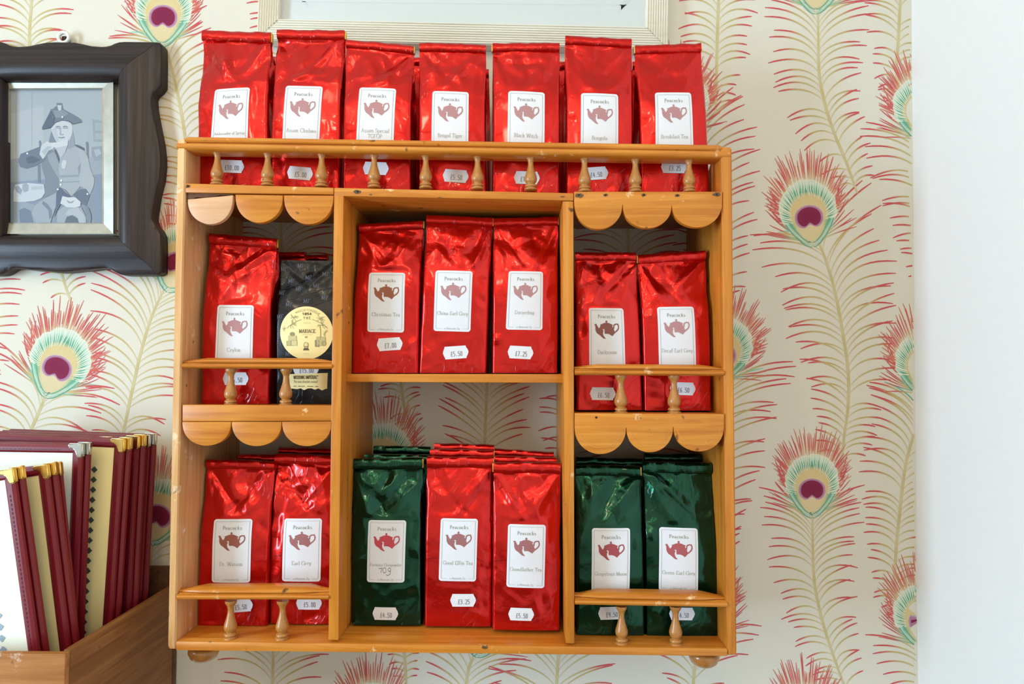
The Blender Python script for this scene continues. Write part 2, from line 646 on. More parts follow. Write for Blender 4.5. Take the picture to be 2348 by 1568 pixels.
        layers = [((86, 64, 62), PAPER_C), ((76, 60, 60), mixc(LGREEN, PAPER_C, 0.35)), ((67, 54, 59), mixc(GREEN, LGREEN, 0.35)), ((58, 49, 58), GREEN), ((52, 42, 57), mixc(TAN, GREEN, 0.25)), ((47, 37, 55), TAN), ((20, 18, 24), mixc(TAN, GOLD_B, 0.3))]
        for (rt, rs, rb), cc in layers:
            ring, cr = [], []
            for i in range(n):
                ph = 2 * pi * i / n
                r = rad(ph, rt, rs, rb)
                j = 1 + (rnd.uniform(-0.035, 0.035) if rt > 50 else 0)
                tl_ = max(0.0, -cos(ph))
                ring.append(T(r * j * sin(ph) * (1 - 0.42 * tl_), r * j * cos(ph)))
                low = sstep(0.15, 0.75, tl_)
                c2_ = mixc(cc, mixc(TAN, PAPER_C, 0.35), 0.75 * low) if cc != PAPER_C else cc
                cr.append(mixc(c2_, PAPER_C, rnd.uniform(0, 0.16)))
            rings.append(ring)
            cols.append(cr)
        st.lift = 0.00014
        st.fan(rings, cols)
        st.lift = 0.00018
        # fine pale hairs across the ring
        for k in range(46):
            ph = radians(-100 + 200 * (k + rnd.uniform(-0.3, 0.3)) / 45)
            r0, r1 = rad(ph, 48, 38, 52), rad(ph, 88, 66, 66) * rnd.uniform(0.9, 1.12)
            a0 = ph + (0.10 if ph > 0 else -0.10)
            st.ribbon([T(r0 * sin(a0), r0 * cos(a0)), T((r0 + r1) / 2 * sin(ph), (r0 + r1) / 2 * cos(ph)), T(r1 * sin(ph * 0.94), r1 * cos(ph * 0.94))], [0.8 * size, 1.7 * size, 1.2 * size], [CREAM_ST] * 3)
        # green lines hugging the lower sides
        for sgn in (-1, 1):
            for k, (rr, g) in enumerate(((50, GREEN), (57, LGREEN), (61, GREEN))):
                pts = []
                for i in range(10):
                    t = i / 9
                    ph = radians(100 + 78 * t) * sgn
                    r = rad(ph, 60, rr, 60 + k * 5)
                    pts.append(T(r * sin(ph) * (1 - 0.42 * max(0, -cos(ph))), r * cos(ph)))
                st.ribbon(pts, [(2.6 if i < 8 else 1.8) * size for i in range(10)], [mixc(g, PAPER_C, 0.15)] * 10)
        # purple kidney with a lilac halo
        for grow, cc in ((1.22, (186, 152, 178)), (1.13, (172, 122, 150)), (1.0, (132, 36, 72))):
            ring = []
            for i in range(40):
                ph = 2 * pi * i / 40
                rx, ry = 27 * grow, 22 * grow
                notch = 9 * math.exp(-((ph - pi) / 0.26) ** 2)
                ring.append(T(rx * sin(ph) * (1 + 0.10 * max(0, -cos(ph))), ry * cos(ph) - 4 * max(0, -cos(ph)) * abs(sin(ph)) + notch))
            inner = [(T(0, 4)[0] + (p[0] - T(0, 4)[0]) * 0.5, T(0, 4)[1] + (p[1] - T(0, 4)[1]) * 0.5) for p in ring]
            st.lift += 0.00004
            st.fan([ring, inner], [cc, mixc(cc, (120, 26, 62), 0.5) if grow == 1.0 else cc])
    return st.build('feather_print', wall_back)


FEATHERS = [
    # right-hand strip of wall
    dict(eye=(1872, -38), tilt=2, quill=[(1876, 25), (1877, 120), (1880, 180), (1895, 250), (1915, 310), (1940, 370), (1966, 443)], blen=128),
    dict(eye=(1855, 497), tilt=-8, quill=[(1876, 552), (1895, 600), (1915, 670), (1932, 760), (1945, 850), (1945, 930), (1936, 1000), (1930, 1065)], blen=160),
    dict(eye=(1862, 1122), tilt=0, quill=[(1863, 1180), (1865, 1290), (1870, 1350), (1885, 1420), (1910, 1500), (1950, 1610)], blen=128, size=0.94),
    dict(eye=(1848, 1660), tilt=-6, quill=[(1868, 1715), (1890, 1800)]),
    dict(quill=[(2080, -160), (2066, -20), (2060, 90), (2056, 170), (2072, 252)], blen=105),
    dict(eye=(2116, 262), tilt=-8, quill=[(2112, 330), (2122, 420), (2134, 540), (2140, 680)], blen=135),
    dict(eye=(2120, 846), tilt=-6, quill=[(2098, 920), (2098, 980), (2078, 1060), (2066, 1150), (2056, 1250), (2052, 1340), (2066, 1412)], blen=120),
    dict(eye=(2116, 1422), tilt=-6, quill=[(2112, 1490), (2125, 1580), (2135, 1680)], blen=120),
    dict(quill=[(1654, -160), (1647, 20), (1644, 120), (1641, 262)], blen=120),
    dict(eye=(1560, 250), quill=[(1585, 305), (1612, 400), (1632, 520), (1640, 620), (1642, 720)], blen=150, rise=0.52),
    dict(eye=(1656, 812), tilt=12, quill=[(1664, 880), (1652, 950), (1640, 1050), (1634, 1150), (1640, 1250), (1658, 1310)], blen=150, rise=0.52),
    dict(eye=(1612, 1402), quill=[(1606, 1460), (1594, 1520), (1586, 1620)], blen=150, rise=0.52),
    # left
    dict(eye=(374, 38), tilt=3, quill=[(372, 92), (392, 150), (414, 250), (428, 350), (432, 450), (424, 540)], blen=120),
    dict(quill=[(72, -120), (72, 0), (68, 110), (88, 300), (118, 480), (140, 620), (166, 702)], blen=100, tail=0.45),
    dict(eye=(131, 843), tilt=22, quill=[(104, 906), (90, 942), (68, 992), (44, 1060)], blen=165, size=1.06),
    dict(eye=(408, 604), tilt=20, quill=[(376, 662), (346, 730), (322, 810), (306, 880), (292, 945), (280, 1010), (270, 1100)], blen=165),
    dict(eye=(362, 1182), tilt=14, quill=[(350, 1250), (340, 1330), (335, 1420)], blen=120),
    dict(quill=[(-60, 540), (-66, 680), (-78, 840), (-92, 1000)], blen=150),
    dict(eye=(655, -150), quill=[(650, -84), (645, 30), (650, 160)], blen=120),
    # seen through the cabinet
    dict(quill=[(1108, 700), (1118, 800), (1116, 900), (1112, 1000), (1112, 1120)], blen=118, tail=0.8, rise=0.6),
    dict(eye=(880, 1056), tilt=-4, quill=[(890, 1110), (900, 1200)], blen=90),
    dict(quill=[(902, 700), (912, 800), (922, 900), (932, 950), (958, 998)], blen=80),
    dict(quill=[(1318, 800), (1316, 900), (1312, 1000), (1310, 1100)], blen=84, tail=0.8, rise=0.3),
    dict(quill=[(640, 400), (644, 520), (650, 680)], blen=130, tail=0.9),
    dict(quill=[(1440, 400), (1440, 540), (1446, 700)], blen=130, tail=0.9),
    # below the cabinet
    dict(quill=[(622, 1380), (626, 1480), (625, 1560), (620, 1660)], blen=130, tail=0.9, rise=0.52),
    dict(quill=[(912, 1380), (922, 1460), (928, 1510), (932, 1580)], blen=60),
    dict(eye=(852, 1650), quill=[(852, 1710), (860, 1800)]),
    dict(eye=(1112, 1440), tilt=16, quill=[(1086, 1502), (1072, 1545), (1062, 1640)], blen=165, rise=0.52),
    dict(quill=[(1296, 1400), (1282, 1490), (1276, 1570), (1270, 1660)], blen=165, tail=0.9, rise=0.52),
]
for i, k in enumerate(FEATHERS):
    feather(100 + i, **k)

# ------------------------------------------------------------------ flat print in two dimensions, mapped onto a surface
class Flat:
    def __init__(self):
        self.polys = []
        self.k = 0

    def poly(self, pts, col, lift=None):
        self.polys.append((list(pts), lin(col), self.k if lift is None else lift))

    def ribbon(self, pts, w, col, wfun=None):
        n = len(pts)
        for i in range(n - 1):
            (x0, y0), (x1, y1) = pts[i], pts[i + 1]
            dx, dy = x1 - x0, y1 - y0
            l = sqrt(dx * dx + dy * dy)
            if l < 1e-9:
                continue
            ww = w if wfun is None else wfun(dx / l, dy / l)
            nx, ny = -dy / l * ww / 2, dx / l * ww / 2
            ex, ey = dx / l * ww * 0.25, dy / l * ww * 0.25
            self.poly([(x0 + nx - ex, y0 + ny - ey), (x0 - nx - ex, y0 - ny - ey), (x1 - nx + ex, y1 - ny + ey), (x1 + nx + ex, y1 + ny + ey)], col)

    def ell(self, cx, cy, rx, ry, col, n=20, a0=0, a1=360):
        self.poly([(cx + rx * cos(radians(a0 + (a1 - a0) * i / n)), cy + ry * sin(radians(a0 + (a1 - a0) * i / n))) for i in range(n + (0 if a1 - a0 >= 360 else 1))], col)

    def build(self, name, fn, mat, parent, cuts=(), smooth=False):
        """fn(a, b, lift) -> world point; cuts = [(axis, value)...]"""
        bm = bmesh.new()
        lc = bm.verts.layers.float_color.new('Col')
        ll = bm.verts.layers.float.new('lift')
        for pts, c, k in self.polys:
            vs = []
            for x, y in pts:
                v = bm.verts.new((x, y, 0))
                v[lc] = c
                v[ll] = k
                vs.append(v)
            bm.faces.new(vs)
        bm.normal_update()
        bmesh.ops.triangulate(bm, faces=[f for f in bm.faces if len(f.verts) > 4])
        for ax, val in cuts:
            co, no = ((val, 0, 0), (1, 0, 0)) if ax == 0 else ((0, val, 0), (0, 1, 0))
            bmesh.ops.bisect_plane(bm, geom=bm.verts[:] + bm.edges[:] + bm.faces[:], dist=1e-6, plane_co=co, plane_no=no)
        base = org(parent)
        for v in bm.verts:
            v.co = fn(v.co.x, v.co.y, v[ll]) - base
        for f in bm.faces:
            f.normal_update()
            if f.normal.y > 0:
                f.normal_flip()
        me = bpy.data.meshes.new(name)
        bm.to_mesh(me)
        bm.free()
        if smooth:
            me.polygons.foreach_set('use_smooth', [True] * len(me.polygons))
        if 'lift' in me.attributes:
            me.attributes.remove(me.attributes['lift'])
        return link(name, me, mat, parent)


def arc(cx, cy, rx, ry, a0, a1, n=9):
    return [(cx + rx * cos(radians(a0 + (a1 - a0) * i / n)), cy + ry * sin(radians(a0 + (a1 - a0) * i / n))) for i in range(n + 1)]


# roman letters: strokes in cap-height units; 'v' = upright with serifs
XH = 0.6


def _v(x, y0, y1, top=1, bot=1):
    s = [[(x, y0), (x, y1)]]
    if bot:
        s.append([(x - 0.12, y0 + 0.02), (x + 0.12, y0 + 0.02)])
    if top == 1:
        s.append([(x - 0.12, y1 - 0.02), (x + 0.12, y1 - 0.02)])
    if top == 2:
        s.append([(x - 0.13, y1 - 0.06), (x, y1)])
    return s


def _o(cx, rx=0.24):
    return [arc(cx, XH / 2, rx, XH / 2, 0, 360, 16)]


GL = {
    ' ': (0.3, []), '.': (0.22, [[(0.1, 0.0), (0.1, 0.1)]]), ',': (0.22, [[(0.12, 0.08), (0.07, -0.14)]]),
    'A': (0.74, [[(0.08, 0), (0.37, 1), (0.66, 0)], [(0.18, 0.34), (0.56, 0.34)], [(0, 0.02), (0.18, 0.02)], [(0.56, 0.02), (0.76, 0.02)]]),
    'B': (0.66, _v(0.16, 0, 1) + [arc(0.3, 0.76, 0.22, 0.24, 90, -90), arc(0.32, 0.27, 0.26, 0.27, 90, -90), [(0.16, 1), (0.3, 1)], [(0.16, 0), (0.32, 0)]]),
    'C': (0.76, [arc(0.44, 0.5, 0.38, 0.5, 45, 318, 14), [(0.71, 0.7), (0.73, 0.97)]]),
    'D': (0.8, _v(0.16, 0, 1) + [[(0.16, 1), (0.32, 1)], arc(0.32, 0.5, 0.4, 0.5, 90, -90, 12), [(0.16, 0), (0.32, 0)]]),
    'E': (0.64, _v(0.16, 0, 1) + [[(0.1, 0.98), (0.56, 0.98), (0.56, 0.8)], [(0.16, 0.52), (0.46, 0.52)], [(0.1, 0.02), (0.58, 0.02), (0.6, 0.22)]]),
    'F': (0.6, _v(0.16, 0, 1) + [[(0.1, 0.98), (0.55, 0.98), (0.55, 0.8)], [(0.16, 0.52), (0.44, 0.52)]]),
    'G': (0.8, [arc(0.44, 0.5, 0.38, 0.5, 45, 325, 14), [(0.71, 0.72), (0.73, 0.97)]] + _v(0.7, 0.06, 0.42, 1, 0)),
    'H': (0.84, _v(0.16, 0, 1) + _v(0.68, 0, 1) + [[(0.16, 0.52), (0.68, 0.52)]]),
    'I': (0.34, _v(0.17, 0, 1)),
    'J': (0.4, _v(0.24, 0.1, 1, 1, 0) + [[(0.24, 0.1), (0.18, -0.1), (0.06, -0.12)]]),
    'L': (0.6, _v(0.16, 0, 1) + [[(0.1, 0.02), (0.56, 0.02), (0.58, 0.24)]]),
    'M': (0.96, [[(0.14, 0), (0.16, 1), (0.47, 0.1), (0.78, 1), (0.82, 0)], [(0.02, 0.02), (0.26, 0.02)], [(0.7, 0.02), (0.94, 0.02)]]),
    'N': (0.84, [[(0.16, 0), (0.16, 1), (0.68, 0.02), (0.68, 1)], [(0.04, 0.02), (0.28, 0.02)], [(0.56, 0.98), (0.8, 0.98)]]),
    'O': (0.84, [arc(0.42, 0.5, 0.36, 0.5, 0, 360, 18)]),
    'P': (0.62, _v(0.16, 0, 1) + [[(0.16, 1), (0.3, 1)], arc(0.3, 0.72, 0.26, 0.28, 90, -90), [(0.16, 0.44), (0.3, 0.44)]]),
    'R': (0.7, _v(0.16, 0, 1) + [[(0.16, 1), (0.3, 1)], arc(0.3, 0.75, 0.23, 0.25, 90, -90), [(0.16, 0.5), (0.3, 0.5)], [(0.3, 0.5), (0.62, 0.02), (0.72, 0.02)]]),
    'S': (0.56, [arc(0.29, 0.75, 0.2, 0.24, 35, 250, 8) + arc(0.27, 0.26, 0.22, 0.26, 75, -150, 9), [(0.47, 0.78), (0.48, 0.96)], [(0.06, 0.05), (0.05, 0.26)]]),
    'T': (0.66, _v(0.33, 0, 1, 0) + [[(0.04, 0.78), (0.04, 0.98), (0.62, 0.98), (0.62, 0.78)]]),
    'V': (0.72, [[(0.06, 1), (0.36, 0), (0.66, 1)], [(-0.04, 0.98), (0.18, 0.98)], [(0.56, 0.98), (0.76, 0.98)]]),
    'W': (1.06, [[(0.06, 1), (0.3, 0), (0.53, 0.96), (0.76, 0), (1.0, 1)], [(-0.04, 0.98), (0.18, 0.98)], [(0.9, 0.98), (1.1, 0.98)]]),
    'a': (0.52, [arc(0.24, 0.42, 0.16, 0.17, 160, 0, 6) + [(0.4, 0.08), (0.5, 0.02)], arc(0.22, 0.17, 0.17, 0.17, 60, 330, 10)]),
    'b': (0.58, _v(0.14, 0, 1, 2, 0) + [arc(0.3, XH / 2, 0.2, XH / 2, 150, -150, 12)]),
    'c': (0.48, [arc(0.28, XH / 2, 0.22, XH / 2, 50, 315, 12)]),
    'd': (0.6, _v(0.46, 0, 1, 2, 0) + [arc(0.28, XH / 2, 0.2, XH / 2, 30, 330, 12), [(0.46, 0.02), (0.58, 0.02)]]),
    'e': (0.5, [[(0.07, 0.34), (0.45, 0.36)], arc(0.27, XH / 2, 0.2, XH / 2, 15, 315, 12)]),
    'f': (0.36, _v(0.16, 0, 0.82, 0) + [arc(0.28, 0.82, 0.12, 0.18, 180, 40, 6), [(0.04, XH), (0.32, XH)]]),
    'g': (0.52, [arc(0.23, 0.38, 0.16, 0.2, 0, 360, 12), arc(0.24, -0.08, 0.2, 0.13, 0, 360, 12), [(0.16, 0.2), (0.1, 0.1), (0.3, 0.04)], [(0.36, 0.52), (0.5, 0.58)]]),
    'h': (0.62, _v(0.14, 0, 1, 2) + [arc(0.31, 0.4, 0.16, 0.2, 160, 0, 7)] + _v(0.47, 0, 0.4, 0)),
    'i': (0.3, _v(0.15, 0, XH, 2) + [[(0.14, 0.8), (0.14, 0.9)]]),
    'j': (0.28, [[(0.15, XH), (0.15, -0.14), (0.03, -0.24)], [(0.14, 0.8), (0.14, 0.9)]]),
    'k': (0.6, _v(0.14, 0, 1, 2) + [[(0.15, 0.28), (0.44, 0.58)], [(0.24, 0.36), (0.5, 0.02), (0.6, 0.02)], [(0.34, 0.58), (0.54, 0.58)]]),
    'l': (0.3, _v(0.15, 0, 1, 2)),
    'm': (0.92, _v(0.14, 0, XH, 2) + [arc(0.29, 0.4, 0.15, 0.2, 160, 0, 7), arc(0.6, 0.4, 0.15, 0.2, 160, 0, 7)] + _v(0.44, 0, 0.4, 0) + _v(0.75, 0, 0.4, 0)),
    'n': (0.62, _v(0.14, 0, XH, 2) + [arc(0.31, 0.4, 0.16, 0.2, 160, 0, 7)] + _v(0.47, 0, 0.4, 0)),
    'o': (0.56, _o(0.28)),
    'p': (0.6, _v(0.15, -0.3, XH, 2) + [arc(0.32, XH / 2, 0.21, XH / 2, 150, -150, 12)]),
    'r': (0.42, _v(0.14, 0, XH, 2) + [[(0.16, 0.44), (0.26, 0.58), (0.38, 0.56)]]),
    's': (0.42, [arc(0.2, 0.45, 0.13, 0.14, 40, 250, 7) + arc(0.2, 0.16, 0.15, 0.16, 75, -150, 8)]),
    't': (0.36, _v(0.16, 0.06, 0.8, 0, 0) + [[(0.03, XH - 0.02), (0.33, XH - 0.02)], [(0.16, 0.06), (0.24, 0.01), (0.34, 0.05)]]),
    'u': (0.62, _v(0.14, 0.18, XH, 2, 0) + _v(0.46, 0, XH, 2, 0) + [arc(0.3, 0.18, 0.16, 0.18, 180, 330, 7), [(0.46, 0.02), (0.58, 0.02)]]),
    'v': (0.52, [[(0.05, XH), (0.26, 0), (0.46, XH)]]), 'w': (0.76, [[(0.04, XH), (0.21, 0), (0.38, XH), (0.55, 0), (0.72, XH)]]),
    'x': (0.52, [[(0.04, XH), (0.46, 0)], [(0.44, XH), (0.06, 0)]]),
    'y': (0.54, [[(0.05, XH), (0.27, 0.02)], [(0.48, XH), (0.2, -0.26), (0.06, -0.26)]]),
    'z': (0.48, [[(0.05, XH - 0.02), (0.42, XH - 0.02), (0.05, 0.02), (0.44, 0.02)]]),
    "'": (0.2, [[(0.1, 1.0), (0.08, 0.8)]]), '-': (0.36, [[(0.05, 0.3), (0.3, 0.3)]]),
    '6': (0.5, [arc(0.26, 0.2, 0.18, 0.2, 0, 360, 12), [(0.08, 0.22), (0.18, 0.5), (0.4, 0.64)]]),
    '5': (0.5, [[(0.42, 0.64), (0.16, 0.64), (0.13, 0.4)], arc(0.24, 0.2, 0.18, 0.21, 120, -140, 10)]),
}
GL['\u00e9'] = (GL['e'][0], GL['e'][1] + [[(0.24, 0.72), (0.36, 0.9)]])
GL['\u00c9'] = (GL['E'][0], GL['E'][1] + [[(0.3, 1.06), (0.42, 1.22)]])
GL['\u00ae'] = (0.4, [arc(0.2, 0.85, 0.15, 0.15, 0, 360, 10), [(0.16, 0.78), (0.16, 0.92), (0.24, 0.88)]])
# plain narrow figures of the price gun
PG = {
    '0': [[(0.05, 0.15), (0.05, 0.85), (0.25, 1), (0.45, 0.85), (0.45, 0.15), (0.25, 0), (0.05, 0.15)]],
    '1': [[(0.1, 0.8), (0.28, 1), (0.28, 0)]],
    '2': [[(0.05, 0.85), (0.25, 1), (0.45, 0.85), (0.45, 0.62), (0.05, 0.0), (0.47, 0.0)]],
    '3': [[(0.05, 0.9), (0.25, 1), (0.44, 0.85), (0.4, 0.6), (0.2, 0.53), (0.44, 0.4), (0.44, 0.14), (0.25, 0), (0.04, 0.12)]],
    '4': [[(0.4, 0), (0.4, 0.75)], [(0.3, 1), (0.04, 0.3), (0.5, 0.3)]],
    '5': [[(0.44, 1), (0.08, 1), (0.06, 0.56), (0.28, 0.62), (0.45, 0.46), (0.44, 0.14), (0.25, 0), (0.04, 0.1)]],
    '6': [[(0.4, 1), (0.12, 0.7), (0.05, 0.3), (0.12, 0.04), (0.28, 0), (0.44, 0.14), (0.44, 0.42), (0.28, 0.54), (0.06, 0.4)]],
    '7': [[(0.04, 1), (0.46, 1), (0.2, 0)]],
    '8': [[(0.25, 0.54), (0.08, 0.7), (0.1, 0.92), (0.25, 1), (0.4, 0.92), (0.42, 0.7), (0.25, 0.54), (0.05, 0.34), (0.08, 0.08), (0.25, 0), (0.42, 0.08), (0.45, 0.34), (0.25, 0.54)]],
    '9': [[(0.44, 0.6), (0.24, 0.46), (0.06, 0.6), (0.06, 0.86), (0.24, 1), (0.42, 0.9), (0.45, 0.6), (0.3, 0.02)]],
    '\u00a3': [[(0.44, 0.88), (0.3, 1), (0.18, 0.85), (0.2, 0.3), (0.06, 0.02), (0.46, 0.02)], [(0.06, 0.48), (0.36, 0.48)]],
    '.': [[(0.2, 0.02), (0.3, 0.14)]],
}


def text_width(s, track=0.0):
    return sum(GL[c][0] + track for c in s) - track


def put_text(fl, s, cx, base, size, col, sx=1.0, track=0.0, thick=0.125, thin=0.055, arcr=None):
    """centred line of roman text; size = cap height; sx = horizontal unit per vertical unit of the print space; b grows downward"""
    w = text_width(s, track)
    x = -w / 2
    for ch in s:
        adv, strokes = GL[ch]
        for st in strokes:
            if arcr:
                pts = []
                for px, py in st:
                    a = (x + px) * size / arcr
                    r = arcr + py * size
                    pts.append((cx + r * sin(a) * sx, base - r * cos(a)))
                fl.ribbon(pts, size * (thick + thin) / 2, col)
                continue
            n = len(st)
            for i in range(n - 1):
                (x0, y0), (x1, y1) = st[i], st[i + 1]
                dx, dy = x1 - x0, y1 - y0
                l = sqrt(dx * dx + dy * dy) or 1
                wd = thin + (thick - thin) * (abs(dy) / l) ** 1.5
                nx, ny = -dy / l * wd / 2, dx / l * wd / 2
                q = [(x0 + nx, y0 + ny), (x0 - nx, y0 - ny), (x1 - nx, y1 - ny), (x1 + nx, y1 + ny)]
                fl.poly([(cx + (x + qx) * size * sx, base - qy * size) for qx, qy in q], col)
        x += adv + track


# ------------------------------------------------------------------ large cream picture frame above the cabinet
def reeded_frame():
    # inner (sight) and outer corners at the wall; the top lies above the photograph
    y0 = -0.022
    iBL, iBR, oBL, oBR = P(640, 44, y0), P(1481, 62, y0), P(590, 93, y0), P(1537, 109, y0)
    ex = (iBR - iBL)
    ex.normalize()
    ez = Vector((-ex.z, 0, ex.x))
    Hh = 0.52
    iTL, iTR = iBL + ez * Hh, iBR + ez * Hh
    w = 0.0335
    oBL, oBR = iBL - ex * w - ez * w, iBR + ex * w - ez * w
    oTL, oTR = iTL - ex * w + ez * w, iTR + ex * w + ez * w
    base = Vector(((iBL.x + iBR.x) / 2, 0, iBL.z))
    root = thing('picture_frame', base, 'large cream reeded picture frame with pale mount, hanging above the tea shelf', 'picture frame')
    prof = [(0.0, 0.0), (0.0, 0.9)]
    n = 9
    prof = [(0.0, -0.001), (0.0, y0)]
    for k in range(n):
        f0 = k / n
        prof += [(f0 + 0.02, y0), (f0 + 0.045, y0 - 0.0022), (f0 + 0.07, y0 - 0.0022), (f0 + 0.095, y0)]
    prof += [(1.0, y0), (1.0, -0.001)]
    for nm, a0, a1, b0, b1 in (('rail', iBL, iBR, oBL, oBR), ('rail', iTR, iTL, oTR, oTL), ('stile', iTL, iBL, oTL, oBL), ('stile', iBR, iTR, oBR, oTR)):
        v, f = [], []
        for t in (0.0004, 0.9996):
            for fr_, y in prof:
                p = a0.lerp(b0, fr_).lerp(a1.lerp(b1, fr_), t)
                v.append((p.x, y, p.z))
        m_ = len(prof)
        for i in range(m_ - 1):
            f.append((i, i + 1, m_ + i + 1, m_ + i))
        f.append(tuple(range(m_)))
        f.append(tuple(range(m_, 2 * m_))[::-1])
        bm = bmesh.new()
        bv = [bm.verts.new(q) for q in v]
        for q in f:
            bm.faces.new([bv[i] for i in q])
        bmesh.ops.triangulate(bm, faces=[q for q in bm.faces if len(q.verts) > 4])
        from_bm(nm, bm, M_CREAMP, root)
    a, b_, c, d = iBL - ez * 0.003 - ex * 0.003, iBR - ez * 0.003 + ex * 0.003, iTR + ez * 0.003, iTL + ez * 0.003
    mt = mesh('mount_board', [(q.x, -0.012, q.z) for q in (a, b_, c, d)], [(0, 1, 2, 3)], M_MAT, root)
    mesh('glass_pane', [(q.x, -0.016, q.z) for q in (a, b_, c, d)], [(0, 1, 2, 3)], M_GLASS, root)
    fl = Flat()
    g = (200, 206, 208)
    fl.ribbon([(642, 3), (900, 6), (1200, 9), (1447, 12)], 1.6, (206, 214, 216))
    fl.poly([(1419, 28), (1447, 0), (1440, -8), (1430, 2), (1421, 8)], g)
    fl.poly([(1424, 24), (1438, 10), (1424, 12)], (214, 220, 222))
    fl.poly([(684, -4), (706, 15), (709, 12), (692, -6)], g)
    fl.build('printed_border', lambda a, b, l: P(a, b, -0.0122 - l * 1e-4), M_INK, mt)


reeded_frame()


# ------------------------------------------------------------------ dark scalloped oak frame with the print
def oak_frame():
    yf = -0.03
    right = [(350, 87), (357, 89), (362, 96), (363, 130), (362, 188), (354, 199), (344, 207), (340, 216), (342, 239), (346, 262), (350, 283), (358, 323), (361, 352), (361, 374), (358, 404), (348, 444), (342, 484), (341, 500), (346, 512), (355, 522), (362, 536), (363, 580), (362, 622), (356, 628)]
    top = [(277, 87), (265, 88), (256, 91), (247, 96), (236, 99), (225, 100), (201, 98), (181, 93), (161, 89), (140, 88)]
    bot = [(277, 628), (266, 627), (257, 623), (249, 618), (241, 613), (230, 612), (217, 613), (195, 616), (173, 617), (150, 620), (135, 621)]
    cx = 128
    mir = lambda pts: [(2 * cx - u, v) for u, v in pts]
    # sides run clockwise from the upper left mitre
    top_side = mir([(352, 88)] + top)[:] + list(reversed(top))[1:] + [(352, 88)]
    right_side = [(352, 88)] + right[1:-1] + [(352, 628)]
    bot_side = [(352, 628)] + bot + list(reversed(mir(bot))) + mir([(352, 628)])
    left_side = list(reversed(mir(right_side)))
    inner = {'tl': (2 * cx - 259, 178), 'tr': (259, 178), 'br': (259, 535), 'bl': (2 * cx - 259, 535)}
    base = P(cx, 360, 0)
    base.y = 0
    root = thing('scalloped_picture_frame', base, 'dark oak picture frame with wavy scalloped outer edge, on papered wall', 'picture frame')
    straight = {'tl': (2 * cx - 336, 103), 'tr': (336, 103), 'br': (336, 609), 'bl': (2 * cx - 336, 609)}
    rings = [(-1.0, -0.001), (-1.0, -0.0165), (-0.93, -0.0190), (-0.85, -0.0198), (0.0, -0.0212), (0.12, -0.0222), (0.26, -0.0250), (0.42, -0.0282), (0.56, -0.0298), (0.68, -0.0298), (0.80, -0.0278), (0.9, -0.0240), (0.97, -0.0185), (1.0, -0.0140), (1.0, -0.006)]
    for nm, side, i0, i1, ax in (('frame_rail', top_side, 'tl', 'tr', 'x'), ('frame_stile', right_side, 'tr', 'br', 'z'), ('frame_rail', bot_side, 'br', 'bl', 'x'), ('frame_stile', left_side, 'bl', 'tl', 'z')):
        # resample the inner edge by position along the side
        O = [P(u, v, yf) for u, v in side]
        A, B = P(*inner[i0], yf), P(*inner[i1], yf)
        SA, SB = P(*straight[i0], yf), P(*straight[i1], yf)
        dirv = (B - A)
        ln = dirv.length
        dirv.normalize()
        o0, o1 = O[0], O[-1]
        tot = (o1 - o0).dot(dirv)
        V, F = [], []
        m_ = len(rings)
        for k, o_ in enumerate(O):
            t = (o_ - o0).dot(dirv) / tot
            t = max(0.0, min(1.0, t))
            t = 0.0012 + t * 0.9976
            i_ = A.lerp(B, t)
            o2 = o_ if 0 < k < len(O) - 1 else o_.lerp(i_, 0.001)
            s_ = SA.lerp(SB, t)
            for fr_, y in rings:
                q = s_.lerp(i_, fr_) if fr_ >= 0 else s_.lerp(o2, -fr_)
                V.append((q.x, y, q.z))
        for k in range(len(O) - 1):
            for i in range(m_ - 1):
                F.append((k * m_ + i, k * m_ + i + 1, (k + 1) * m_ + i + 1, (k + 1) * m_ + i))
        F.append(tuple(range(m_)))
        F.append(tuple((len(O) - 1) * m_ + i for i in range(m_))[::-1])
        bm = bmesh.new()
        bv = [bm.verts.new(q) for q in V]
        for q in F:
            try:
                bm.faces.new([bv[i] for i in q])
            except ValueError:
                pass
        from_bm(nm, bm, M_OAK[ax], root, True, sharp=50)
    # silver slip
    i2 = {'tl': (21, 205), 'tr': (236, 204), 'br': (236, 511), 'bl': (20, 511)}
    for a, b_ in (('tl', 'tr'), ('tr', 'br'), ('br', 'bl'), ('bl', 'tl')):
        V = []
        for q in (a, b_):
            o_, i_ = P(*inner[q], -0.012), P(*i2[q], -0.009)
            o3 = o_.lerp(i_, -0.06)
            e3 = i_.lerp(o_, 0.1)
            V += [(o3.x, -0.013, o3.z), (e3.x, -0.0095, e3.z), (i_.x, -0.0105, i_.z), (i_.x, -0.005, i_.z), (o3.x, -0.005, o3.z)]
        mesh('silver_slip', V, [(0, 1, 6, 5), (1, 2, 7, 6), (2, 3, 8, 7), (3, 4, 9, 8), (0, 4, 3, 2, 1), (5, 6, 7, 8, 9)], M_SILVER, root)
    y_p = -0.0052
    bd = mesh('print_sheet', [P(14, 198, y_p), P(242, 198, y_p), P(242, 517, y_p), P(14, 517, y_p)], [(0, 1, 2, 3)], M_MAT, root)
    mesh('glass_pane', [P(14, 198, -0.0078), P(242, 198, -0.0078), P(242, 517, -0.0078), P(14, 517, -0.0078)], [(3, 2, 1, 0)], M_GLASS, root)
    fl = Flat()
